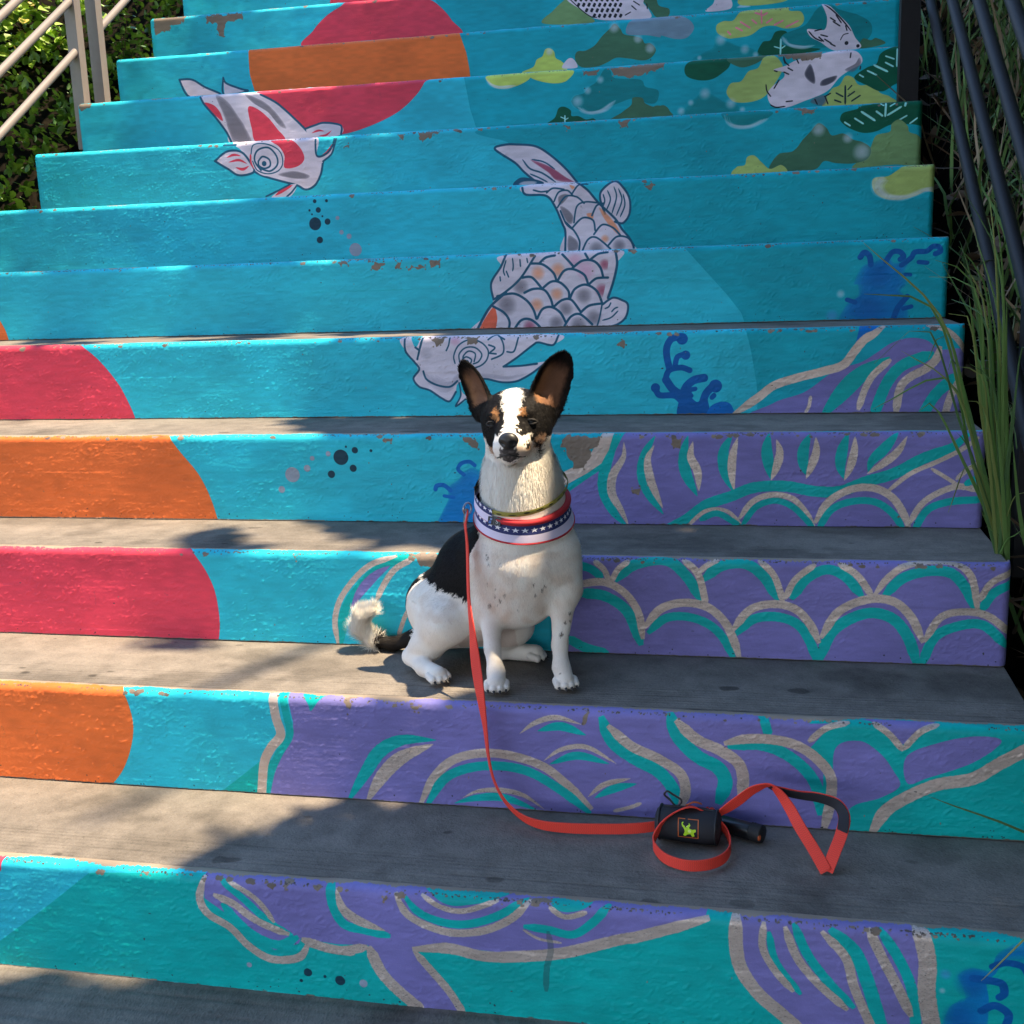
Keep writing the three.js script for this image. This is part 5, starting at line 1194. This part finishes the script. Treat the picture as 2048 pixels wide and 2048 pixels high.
  // fur: short hairs laid along the coat
  {
    const hair = new THREE.BufferGeometry(); hair.setAttribute('position', new THREE.Float32BufferAttribute([-0.5, 0, 0, 0.5, 0, 0, -0.36, 0.10, 0.5, 0.36, 0.10, 0.5, 0, 0.04, 1], 3)); hair.setIndex([0, 1, 3, 0, 3, 2, 2, 3, 4]); hair.computeVertexNormals();
    const r = rng(202), cum = []; let tot = 0; const A = V(), B = V(), D = V();
    const get = (i, v) => v.set(P[i * 3], P[i * 3 + 1], P[i * 3 + 2]);
    for (let t = 0; t < ix.length; t += 3) { get(ix[t], A); get(ix[t + 1], B).sub(A); get(ix[t + 2], D).sub(A); const y = A.y, x = A.x; const dens = x < 0.23 ? 1.6 : y > 0.70 ? 2.6 : y < 0.40 ? 0.8 : 1; tot += B.cross(D).length() / 2 * dens; cum.push(tot); }
    const M = 180000, im = new THREE.InstancedMesh(hair, new THREE.MeshPhysicalMaterial({ side: THREE.DoubleSide, color: 0xffffff, roughness: 0.55, specularIntensity: 0.3 }), M), flow = V(), n = V(), xx = V(), mat = new THREE.Matrix4(); im.name = 'fur'; im.userData.kind = 'stuff'; im.castShadow = im.receiveShadow = true;
    for (let h = 0; h < M; h++) {
      const q = r() * tot; let a = 0, b = cum.length - 1; while (a < b) { const m = (a + b) >> 1; cum[m] < q ? a = m + 1 : b = m; }
      let s = r(), t = r(); if (s + t > 1) { s = 1 - s; t = 1 - t; }
      get(ix[a * 3], A); get(ix[a * 3 + 1], B).sub(A); get(ix[a * 3 + 2], D).sub(A); A.addScaledVector(B, s).addScaledVector(D, t);
      n.set(0, 0, 0); for (const q of [0, 1, 2]) { const i = ix[a * 3 + q] * 3; n.x += Nn[i]; n.y += Nn[i + 1]; n.z += Nn[i + 2]; } n.normalize();
      let cut = 1;
      if (Math.hypot(A.x - 0.4505, A.y - 0.7605) < 0.0085 && A.z > -0.37 || Math.hypot(A.x - 0.5115, A.y - 0.7635) < 0.0085 && A.z > -0.37 || Math.hypot(A.x - 0.488, A.y - 0.7455) < 0.015 && A.z > -0.30) { A.y = -9; }
      { const hh = (A.y - 0.619) + 0.26 * (A.z + 0.424) + 0.10 * (A.x - 0.477); if (hh > -0.018 && hh < 0.022 && A.y > 0.5) A.y = -9; cut = A.y > 0.5 && hh > 0 ? clamp((hh - 0.02) / 0.024, 0.12, 1) : 1; }
      if (A.y < 0) { mat.makeScale(1e-5, 1e-5, 1e-5); mat.setPosition(0, 0.1, -0.05); im.setMatrixAt(h, mat); im.setColorAt(h, tint.setRGB(0.5, 0.5, 0.5)); continue; }
      const inEar = A.y > 0.795 && (A.x < 0.45 || A.x > 0.51);
      let len, lift = 0.22;
      if (A.x < 0.235) { flow.set(A.x < 0.2 ? 0.25 : -0.6, A.x < 0.2 ? 0.9 : 0.0, 0.1); len = A.x < 0.2 ? 0.017 : 0.009; lift = A.x < 0.2 ? 0.5 : 0.3; }
      else if (inEar) { flow.set(A.x < 0.48 ? -0.4 : 0.4, 1, 0); len = 0.0045; }
      else if (A.y > 0.705 && (Math.hypot(A.x - 0.48, A.y - 0.765, A.z + 0.385) < 0.1 || A.z > -0.345)) { flow.set(A.x - 0.487, A.y - 0.742 + 0.004, A.z + 0.27); flow.z *= 0.9; len = A.z > -0.335 ? 0.0022 : 0.0046; lift = 0.16; if (A.y < 0.72 && A.z < -0.335) len = 0.008; }
      else if (A.y > 0.60) { flow.set((A.x - 0.477) * 2.5, -1, 0.35); len = 0.0125; lift = 0.2; }
      else if (A.y > 0.46) { flow.set(A.x < 0.42 ? -0.5 : 0.15 * Math.sign(A.x - 0.477), -1, A.x < 0.42 ? -0.1 : 0.1); len = 0.0065; lift = 0.14; }
      else { flow.set(0.05, -1, 0.1); len = A.y < 0.372 ? 0.0035 : 0.0048; lift = 0.13; }
      flow.x += (r() - 0.5) * 0.45; flow.y += (r() - 0.5) * 0.35; flow.z += (r() - 0.5) * 0.45;
      flow.addScaledVector(n, -flow.dot(n)).normalize().addScaledVector(n, lift * (0.5 + r())).normalize();
      xx.crossVectors(n, flow).normalize(); const up = V().crossVectors(flow, xx);
      const w = len < 0.005 ? 0.00045 + 0.0003 * r() : 0.0005 + 0.0003 * r(), L = len * cut * (0.6 + 0.7 * r());
      mat.makeBasis(xx.multiplyScalar(w), up.multiplyScalar(L), flow.clone().multiplyScalar(L)); mat.setPosition(A.x - BASE[0] - n.x * 0.0006, A.y - BASE[1] - n.y * 0.0006, A.z - BASE[2] - n.z * 0.0006);
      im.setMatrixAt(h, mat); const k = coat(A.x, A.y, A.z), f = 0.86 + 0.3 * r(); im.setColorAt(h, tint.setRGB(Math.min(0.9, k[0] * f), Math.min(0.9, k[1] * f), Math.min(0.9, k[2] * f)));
    }
    dog.add(im);
  }
  const front = (x, y) => { let z = -0.24; for (let k = 0; k < 200 && sdf(x, y, z) > 0; k++) z -= 0.0012; return z; };
  const gloss = new THREE.MeshPhysicalMaterial({ color: lin(0.006, 0.005, 0.004), roughness: 0.3, specularIntensity: 0.5 }), noseMat = std({ color: lin(0.016, 0.015, 0.016), roughness: 0.42 }), claw = std({ color: lin(0.02, 0.018, 0.016), roughness: 0.4 });
  for (const [x, y] of [[0.4505, 0.7605], [0.5115, 0.7635]]) {
    const z = front(x, y), e = part('eye', new THREE.SphereGeometry(0.0066, 18, 12), gloss, dog); e.position.set(x - BASE[0], y - BASE[1], z - 0.0032 - BASE[2]);
    for (const s of [1, -1]) { const lid = part('eyelid', tube([[-0.0085, 0, -0.002], [-0.004, s * 0.0028 + 0.001, 0.0028], [0.004, s * 0.0028 + 0.001, 0.0028], [0.0085, 0, -0.002]], 0.0017, 10, 6), std({ color: lin(0.016, 0.014, 0.013), roughness: 0.7 }), e); lid.position.z = 0.0032; }
  }
  {
    const n = part('nose', (() => { const q = new THREE.SphereGeometry(1, 26, 18), a = q.attributes.position; for (let i = 0; i < a.count; i++) { let x = a.getX(i), y = a.getY(i), z = a.getZ(i); const top = y > 0 ? 1 : 0.72 + 0.28 * (1 + y); for (const s of [-1, 1]) { const d = Math.hypot(x - s * 0.52, y + 0.18); if (z > 0 && d < 0.34) z -= 0.55 * (0.34 - d) / 0.34; } a.setXYZ(i, x * 0.0152 * top, y * 0.0132, z * 0.0100); } q.computeVertexNormals(); return q; })(), noseMat, dog);
    n.position.set(0.488 - BASE[0], 0.7435 - BASE[1], front(0.488, 0.7445) - 0.0005 - BASE[2]);
    part('mouth', tube([[0.466, 0.716], [0.474, 0.7195], [0.4865, 0.7235], [0.499, 0.7195], [0.507, 0.717]].map(([x, y]) => [x - BASE[0], y - BASE[1], front(x, y) + 0.0004 - BASE[2]]), 0.0013, 20, 6), noseMat, dog);
  }
  for (const [c, d] of toes) { const k = part('claw', new THREE.ConeGeometry(0.0023, 0.0085, 7), claw, dog); k.position.set(c[0] + d[0] * 0.0095 - BASE[0], 0.3478 - BASE[1], c[2] + d[1] * 0.0095 - BASE[2]); k.quaternion.setFromUnitVectors(V(0, 1, 0), V(d[0], -0.35, d[1]).normalize()); }

  // harness, collar
  const ringAt = (c, tilt, side) => {                       // distances from an axis point to the coat, all round a tilted plane
    const e1 = V(1, side ?? 0, 0).normalize(), e2 = V(0, -tilt, 1).normalize(), n = V().crossVectors(e2, e1).normalize();
    const radius = (h, a) => { const d = e1.clone().multiplyScalar(Math.cos(a)).addScaledVector(e2, Math.sin(a)), o2 = V(...c).addScaledVector(n, h); let s = 0.03; while (s < 0.14 && sdf(o2.x + d.x * s, o2.y + d.y * s, o2.z + d.z * s) < 0) s += 0.001; return s; };
    const soft = (h, n2 = 120) => { const raw = Array.from({ length: n2 }, (_, k) => radius(h, k / n2 * 6.28318)); return raw.map((_, k) => { let s = 0, w = 0; for (let j = -7; j <= 7; j++) { s += raw[(k + j + n2) % n2]; w++; } const a = k / n2 * 6.28318, lim = 0.088 + 0.04 * clamp(Math.abs(a - 3.6) - 0.75, 0, 1); return Math.min(lim, Math.max(raw[k] * 0.985, s / w)); }); };
    const point = (prof, h, a, off) => { const n2 = prof.length, f = ((a / 6.28318) % 1 + 1) % 1 * n2, k = Math.floor(f), s = lerp(prof[k % n2], prof[(k + 1) % n2], f - k) + off, d = e1.clone().multiplyScalar(Math.cos(a)).addScaledVector(e2, Math.sin(a)); return V(...c).addScaledVector(n, h).addScaledVector(d, s).sub(V(...BASE)); };
    return { soft, point };
  };
  const harness = new THREE.Group(); harness.name = 'harness'; dog.add(harness);
  {
    const R = ringAt([0.477, 0.619, -0.424], 0.26, -0.10), hs = [-0.0165, -0.008, 0, 0.008, 0.0165], prof = hs.map((h) => R.soft(h));
    const cv = document.createElement('canvas'); cv.width = 2048; cv.height = 200; const c = cv.getContext('2d');
    c.fillStyle = '#232c66'; c.fillRect(0, 0, 2048, 200); c.fillStyle = '#dcd2ea'; c.fillRect(0, 108, 2048, 92); c.fillStyle = '#a81828'; c.fillRect(0, 192, 2048, 8); c.fillRect(0, 0, 2048, 8);
    c.fillStyle = '#e8e6f0';
    for (let k = 0; k < 40; k++) { const x = k * 51.2 + 20, y = 58; c.beginPath(); for (let q = 0; q < 10; q++) { const a = q * Math.PI / 5 - Math.PI / 2, l = q % 2 ? 10 : 25; c.lineTo(x + Math.cos(a) * l * 0.92, y + Math.sin(a) * l * 1.18); } c.fill(); }
    const r = rng(7); for (let k = 0; k < 9000; k++) { c.fillStyle = r() < 0.5 ? 'rgba(0,0,0,0.05)' : 'rgba(255,255,255,0.05)'; c.fillRect(r() * 2048, r() * 200, 3, 1.5); }
    const band = std({ map: canvasTexture(cv, true), roughness: 0.7 });
    const sheet = (a0, a1, h0, h1, off, v0, v1, nu = 120) => grid(nu, 4, (u, v) => { const h = lerp(h0, h1, v), f = clamp((h + 0.0165) / 0.033 * 4, 0, 3.999), k = Math.floor(f), a = lerp(a0, a1, u), p1 = R.point(prof[k], h, a, off), p2 = R.point(prof[k + 1], h, a, off), q = p1.lerp(p2, f - k); return [q.x, q.y, q.z, -a / 6.28318, lerp(v0, v1, v)]; });
    cv.wrap = 1; band.map.wrapS = THREE.RepeatWrapping;
    part('chest_band', sheet(0, 6.28318, -0.0165, 0.011, 0.0045, 0, 1), band, harness);
    const red = std({ color: lin(0.50, 0.02, 0.03), roughness: 0.75 }), black = std({ color: lin(0.012, 0.012, 0.014), roughness: 0.6 });
    const roll = []; for (let k = 0; k <= 60; k++) roll.push(R.point(prof[4], 0.0135, lerp(1.85, -2.6, k / 60), 0.004)); part('red_padding', tube(roll, 0.0052, 90, 10), red, harness);
    const pipe = []; for (let k = 0; k <= 90; k++) pipe.push(R.point(prof[0], -0.0172, lerp(0, 6.28318, k / 90), 0.0045)); part('red_piping', tube(pipe, 0.0013, 160, 6), red, harness);
    part('overlap_band', sheet(1.95, 4.2, 0.006, 0.030, 0.0068, 0.02, 0.86, 60), band, harness);
    const tg = document.createElement('canvas'); tg.width = 128; tg.height = 80; const k = tg.getContext('2d'); k.fillStyle = '#15161c'; k.fillRect(0, 0, 128, 80); k.strokeStyle = '#777'; k.lineWidth = 3; k.strokeRect(62, 6, 60, 68); k.fillStyle = '#c8c8c8'; k.font = '54px serif'; k.textAlign = 'center'; k.fillText('S', 92, 60); k.fillStyle = '#3a63a8'; k.fillRect(8, 40, 26, 30); k.fillStyle = '#6c87b8'; k.fillRect(20, 14, 22, 20);
    const q = R.point(prof[4], 0.0125, 1.88, 0.0085), box = part('size_tag', new THREE.BoxGeometry(0.022, 0.0125, 0.003, 2, 2, 1), std({ map: canvasTexture(tg, true), roughness: 0.5 }), harness); box.position.copy(q); box.rotation.set(-0.2, -0.25, -0.12);
    const s1 = R.point(prof[4], 0.01, 3.35, 0.006), s2 = V(0.402 - BASE[0], 0.640 - BASE[1], -0.452 - BASE[2]), s3 = V(0.43 - BASE[0], 0.668 - BASE[1], -0.475 - BASE[2]);
    part('back_strap', strap([s1.toArray(), s1.clone().lerp(s2, 0.5).add(V(-0.004, 0, 0.003)).toArray(), s2.toArray(), s3.toArray()], [[0, 0.3, 1], [0, 0.3, 1], [0.3, 0.3, 1], [0.6, 0.3, 1]], 0.016, 0.003, 20), black, harness);
    const D = part('metal_ring', new THREE.TorusGeometry(0.0095, 0.0016, 8, 22), std({ color: lin(0.35, 0.35, 0.37), roughness: 0.3, metalness: 1 }), harness); D.position.set(0.3925 - BASE[0], 0.618 - BASE[1], -0.394 - BASE[2]); D.rotation.y = 1.1;
  }
  {
    const R = ringAt([0.477, 0.652, -0.418], 0.34, 0.0), pr = R.soft(0), cv = document.createElement('canvas'); cv.width = 512; cv.height = 32; const c = cv.getContext('2d'), r = rng(3); c.fillStyle = '#9c9648'; c.fillRect(0, 0, 512, 32); c.fillStyle = '#2c2c1c'; for (let k = 0; k < 26; k++) { c.beginPath(); c.ellipse(k * 20 + 6, 10 + 10 * r(), 4, 6, r() * 3, 0, 7); c.fill(); }
    const m = std({ map: canvasTexture(cv, true), roughness: 0.6 });
    part('collar', grid(110, 2, (u, v) => { const q = R.point(pr, lerp(-0.004, 0.004, v), u * 6.28318, 0.0062 + 0.0012 * Math.sin(v * Math.PI)); return [q.x, q.y, q.z, u, v]; }), m, dog);
  }
}

// ---------------------------------------------------------------- leash, pouch, torch
const weave = (r0, g0, b0, seed) => { const n = 64, d = new Uint8Array(n * n * 4), r = rng(seed); for (let i = 0; i < n * n; i++) { const x = i % n, y = i / n | 0, f = 0.9 + 0.14 * Math.sin(x * 0.8 + (y % 8 < 4 ? 0 : 1.6)) * Math.sin(y * 0.8) + 0.1 * (r() - 0.5); const st = (y > 52 && y < 58 || y > 6 && y < 12) && x % 16 < 10 ? 0.72 : 1; const k = new THREE.Color().setRGB(Math.min(0.92, r0 * f * st), g0 * f * st, b0 * f * st).convertLinearToSRGB(); d.set([k.r * 255, k.g * 255, k.b * 255, 255], i * 4); } const t = new THREE.DataTexture(d, n, n); t.wrapS = t.wrapT = THREE.RepeatWrapping; t.repeat.set(45, 1); t.colorSpace = THREE.SRGBColorSpace; t.magFilter = THREE.LinearFilter; t.needsUpdate = true; return std({ map: t, roughness: 0.75 }); };
{
  const leash = thing('leash', 'bright red webbing leash hanging from the dog and looped on the step below', 'leash', [0.70, 0.173, -0.20]);
  const B = [0.70, 0.173, -0.20], L = (a) => a.map((q) => [q[0] - B[0], q[1] - B[1], q[2] - B[2]]);
  const red = weave(0.92, 0.06, 0.035, 4), inner = std({ color: lin(0.018, 0.017, 0.022), roughness: 0.8 });
  part('webbing', strap(L([[0.3915, 0.611, -0.391], [0.3955, 0.598, -0.366], [0.401, 0.569, -0.350], [0.409, 0.490, -0.315], [0.419, 0.442, -0.290], [0.429, 0.402, -0.264], [0.440, 0.363, -0.240], [0.447, 0.310, -0.2335], [0.450, 0.270, -0.2325], [0.458, 0.233, -0.229], [0.476, 0.204, -0.220], [0.505, 0.187, -0.205], [0.534, 0.1835, -0.193], [0.573, 0.1835, -0.188], [0.624, 0.184, -0.191], [0.672, 0.184, -0.199], [0.715, 0.186, -0.212], [0.752, 0.192, -0.222]]), [[0.35, 0.1, 0.9], [0.35, 0.1, 0.9], [0.4, 0, 0.9], [0.45, 0, 0.9], [0.7, 0, 0.7], [1, 0, 0.3], [0.9, 0, 0.5], [0.6, 0, 0.85], [0.45, 0.1, 0.9], [0.4, 0.3, 0.85], [0.2, 0.65, 0.65], [0, 0.9, 0.4], [0, 1, 0.2], [0, 1, 0.0], [0, 1, -0.1], [0, 1, -0.1], [0, 1, 0], [0, 1, 0]], 0.0160, 0.0022, 150), red, leash);
  part('clip', strap(L([[0.391, 0.617, -0.393], [0.3915, 0.612, -0.390], [0.394, 0.600, -0.374]]), [[0.5, 0, 0.8], [0.5, 0, 0.8], [0.5, 0, 0.8]], 0.009, 0.006, 8), std({ color: lin(0.3, 0.3, 0.32), metalness: 1, roughness: 0.35 }), leash);
  part('loop', strap(L([[0.779, 0.212, -0.203], [0.757, 0.2275, -0.192], [0.733, 0.221, -0.183], [0.714, 0.205, -0.172], [0.705, 0.186, -0.160], [0.711, 0.1835, -0.140], [0.728, 0.1835, -0.116], [0.757, 0.1835, -0.104], [0.786, 0.1835, -0.112], [0.806, 0.1835, -0.135], [0.812, 0.185, -0.170], [0.803, 0.194, -0.196], [0.782, 0.208, -0.206]]), [[0, 0.6, 0.6], [0.1, 0.35, 0.9], [0.15, 0.5, 0.8], [0.05, 0.75, 0.5], [0, 1, 0.15], [0, 1, 0], [0, 1, 0], [0, 1, 0], [0, 1, 0], [0, 1, 0], [0, 1, 0.1], [0, 1, 0.3], [0, 0.7, 0.5]], 0.0165, 0.0022, 120), red, leash);
  part('knot', (() => { const g = mergeGeometries([strap([[0.072, 0.030, -0.004], [0.079, 0.038, 0.006], [0.087, 0.044, 0.002], [0.090, 0.041, -0.008]], [[0.6, -0.7, 0], [0.6, -0.7, 0.2], [0.7, -0.6, 0], [0.7, -0.6, 0]], 0.016, 0.004, 16), strap([[0.074, 0.044, -0.008], [0.080, 0.037, 0.008], [0.078, 0.028, 0.008], [0.078, 0.024, -0.002]], [[0.8, 0.4, 0], [0.9, 0.3, 0], [1, 0, 0.1], [1, 0, 0]], 0.013, 0.004, 14)]); return g; })(), red, leash);
  const h1 = L([[0.779, 0.210, -0.203], [0.794, 0.214, -0.203], [0.819, 0.233, -0.203], [0.844, 0.256, -0.200], [0.865, 0.266, -0.195], [0.878, 0.258, -0.190], [0.892, 0.242, -0.180], [0.906, 0.223, -0.162], [0.924, 0.200, -0.145], [0.941, 0.1765, -0.127]]);
  const w1 = [[0, 0.7, 0.7], [-0.2, 0.7, 0.6], [-0.5, 0.7, 0.3], [-0.35, 0.8, 0.5], [0.1, 0.6, 0.8], [0.6, 0.5, 0.6], [0.75, 0.5, 0.3], [0.8, 0.45, 0.1], [0.85, 0.4, 0.0], [0.9, 0.3, 0.0]];
  part('handle', strap(h1, w1, 0.0165, 0.0022, 70), red, leash);
  const h2 = L([[0.942, 0.1765, -0.128], [0.952, 0.199, -0.140], [0.962, 0.220, -0.156], [0.966, 0.236, -0.172], [0.958, 0.2465, -0.187], [0.934, 0.251, -0.196], [0.904, 0.252, -0.200], [0.884, 0.257, -0.199], [0.866, 0.264, -0.197]]);
  const w2 = [[0.9, 0.1, 0.2], [0.9, -0.15, 0.35], [0.95, -0.1, 0.3], [0.9, 0.2, 0.2], [0.5, 0.8, 0.2], [0, 1, 0.25], [0.1, 0.9, 0.4], [0.2, 0.8, 0.5], [0.1, 0.6, 0.8]];
  part('handle', strap(h2, w2, 0.0165, 0.0016, 70), red, leash);
  const lin2 = (() => { const c = spline(h2), n = 12, pts = [], sd = []; for (let k = 0; k <= n; k++) { const s = k / n, p1 = c.getPointAt(s), t = c.getTangentAt(s), s1 = spline(w2.map((q) => V(...q).multiplyScalar(10))).getPoint(s); s1.addScaledVector(t, -s1.dot(t)).normalize(); const up = V().crossVectors(t, s1).normalize(); const inw = V(0.90 - B[0], 0.215 - B[1], -0.17 - B[2]).sub(p1); if (up.dot(inw) < 0) up.negate(); pts.push(p1.addScaledVector(up, 0.0016).toArray()); sd.push(s1.toArray()); } return [pts, sd]; })();
  part('handle_lining', strap(lin2[0], lin2[1], 0.0150, 0.0014, 70), inner, leash, { label: 'black inner face of the red leash handle' });
}
{
  const at = [0.752, 0.173, -0.195], bag = thing('bag_dispenser', 'small black fabric pouch with a lime green print lying inside the leash loop', 'pouch', at);
  const cloth = std({ color: lin(0.016, 0.017, 0.022), roughness: 0.8 }), dark = std({ color: lin(0.010, 0.010, 0.012), roughness: 0.5 });
  const prof = [[0, -0.047], [0.014, -0.047], [0.020, -0.045], [0.0245, -0.040], [0.0252, -0.02], [0.0256, 0.0], [0.0252, 0.022], [0.0245, 0.040], [0.020, 0.0445], [0.014, 0.0462], [0, 0.0465]].map((q) => new THREE.Vector2(...q));
  const g = new THREE.LatheGeometry(prof, 40), a = g.attributes.position; for (let i = 0; i < a.count; i++) { const s = 1 + 0.05 * noise(a.getX(i) * 60, a.getY(i) * 50, a.getZ(i) * 60); a.setXYZ(i, a.getX(i) * s, a.getY(i), a.getZ(i) * s); } g.rotateZ(-Math.PI / 2); g.rotateY(-0.10); g.translate(0, 0.0252, 0); g.computeVertexNormals();
  part('pouch_body', g, cloth, bag);
  for (const x of [-0.040, 0.041]) { const t = new THREE.TorusGeometry(0.0245, 0.0017, 8, 40); t.rotateY(Math.PI / 2 - 0.10); t.translate(x, 0.0252, x * 0.10); part('seam', t, dark, bag); }
  part('zipper', tube([[-0.034, 0.0505, -0.004], [0, 0.0515, -0.001], [0.036, 0.0500, 0.003]], 0.0016, 16, 6), dark, bag);
  const cv = document.createElement('canvas'); cv.width = 160; cv.height = 160; const c = cv.getContext('2d'); c.fillStyle = '#101116'; c.fillRect(0, 0, 160, 160); c.strokeStyle = '#c4602a'; c.lineWidth = 7; c.strokeRect(5, 5, 150, 150); c.fillStyle = '#b7e024';
  c.beginPath(); smooth(c, [[30, 40], [44, 28], [62, 44], [84, 36], [96, 52], [88, 74], [112, 84], [134, 80], [138, 98], [124, 112], [128, 138], [108, 142], [98, 124], [74, 128], [60, 142], [44, 134], [54, 104], [46, 78], [34, 62]], true); c.fill(); c.fillStyle = '#dff58a'; c.beginPath(); c.arc(66, 60, 9, 0, 7); c.arc(90, 100, 12, 0, 7); c.fill();
  const lab = grid(10, 10, (u, v) => { const x = lerp(-0.018, 0.012, u), t = lerp(-0.32, 0.78, v), R = 0.0263; return [x + 0.004, 0.0252 + Math.sin(t) * R, Math.cos(t) * R - x * -0.10, u, v]; });
  part('printed_label', lab, std({ map: canvasTexture(cv, true), roughness: 0.55 }), bag, { label: 'lime green print framed in orange on the black pouch' });
  part('hook', (() => { const q = tube(new THREE.CatmullRomCurve3([[-0.018, 0.050, -0.006], [-0.027, 0.058, -0.008], [-0.035, 0.066, -0.008], [-0.031, 0.071, -0.008], [-0.022, 0.066, -0.008], [-0.010, 0.058, -0.006]].map((q) => V(...q)), true), 0.0016, 40, 7); return q; })(), std({ color: lin(0.05, 0.05, 0.055), roughness: 0.3, metalness: 0.8 }), bag);
  part('pull_tab', strap([[-0.004, 0.0525, -0.004], [0.008, 0.0565, -0.008], [0.018, 0.0525, -0.012]], [[0, 0.2, 1], [0, 0.2, 1], [0, 0.2, 1]], 0.006, 0.0015, 8), std({ color: lin(0.55, 0.10, 0.02), roughness: 0.6 }), bag);
}
{
  const at = [0.815, 0.173, -0.221], t = thing('torch', 'slim black cylindrical torch with an orange button lying behind the pouch', 'torch', at);
  const body = std({ color: lin(0.008, 0.008, 0.009), roughness: 0.28 }), rub = std({ color: lin(0.014, 0.014, 0.015), roughness: 0.65 });
  const turn = (g) => { g.rotateZ(-Math.PI / 2); g.rotateY(-0.42); g.translate(0, 0.0132, 0); return g; };
  part('barrel', turn(new THREE.LatheGeometry([[0, -0.045], [0.0115, -0.045], [0.0125, -0.043], [0.0125, 0.026], [0.0118, 0.027]].map((q) => new THREE.Vector2(...q)), 32)), body, t);
  part('end_cap', turn(new THREE.LatheGeometry([[0.0118, 0.027], [0.0132, 0.028], [0.0132, 0.043], [0.0122, 0.046], [0, 0.0462]].map((q) => new THREE.Vector2(...q)), 32)), rub, t);
  const b = new THREE.SphereGeometry(0.0055, 16, 10); b.scale(0.62, 1, 0.45); b.rotateY(-0.1); b.translate(0.036, 0.0128, 0.0275); part('button', b, std({ color: lin(0.50, 0.09, 0.02), roughness: 0.5 }), t);
}

renderer.render(scene, camera);
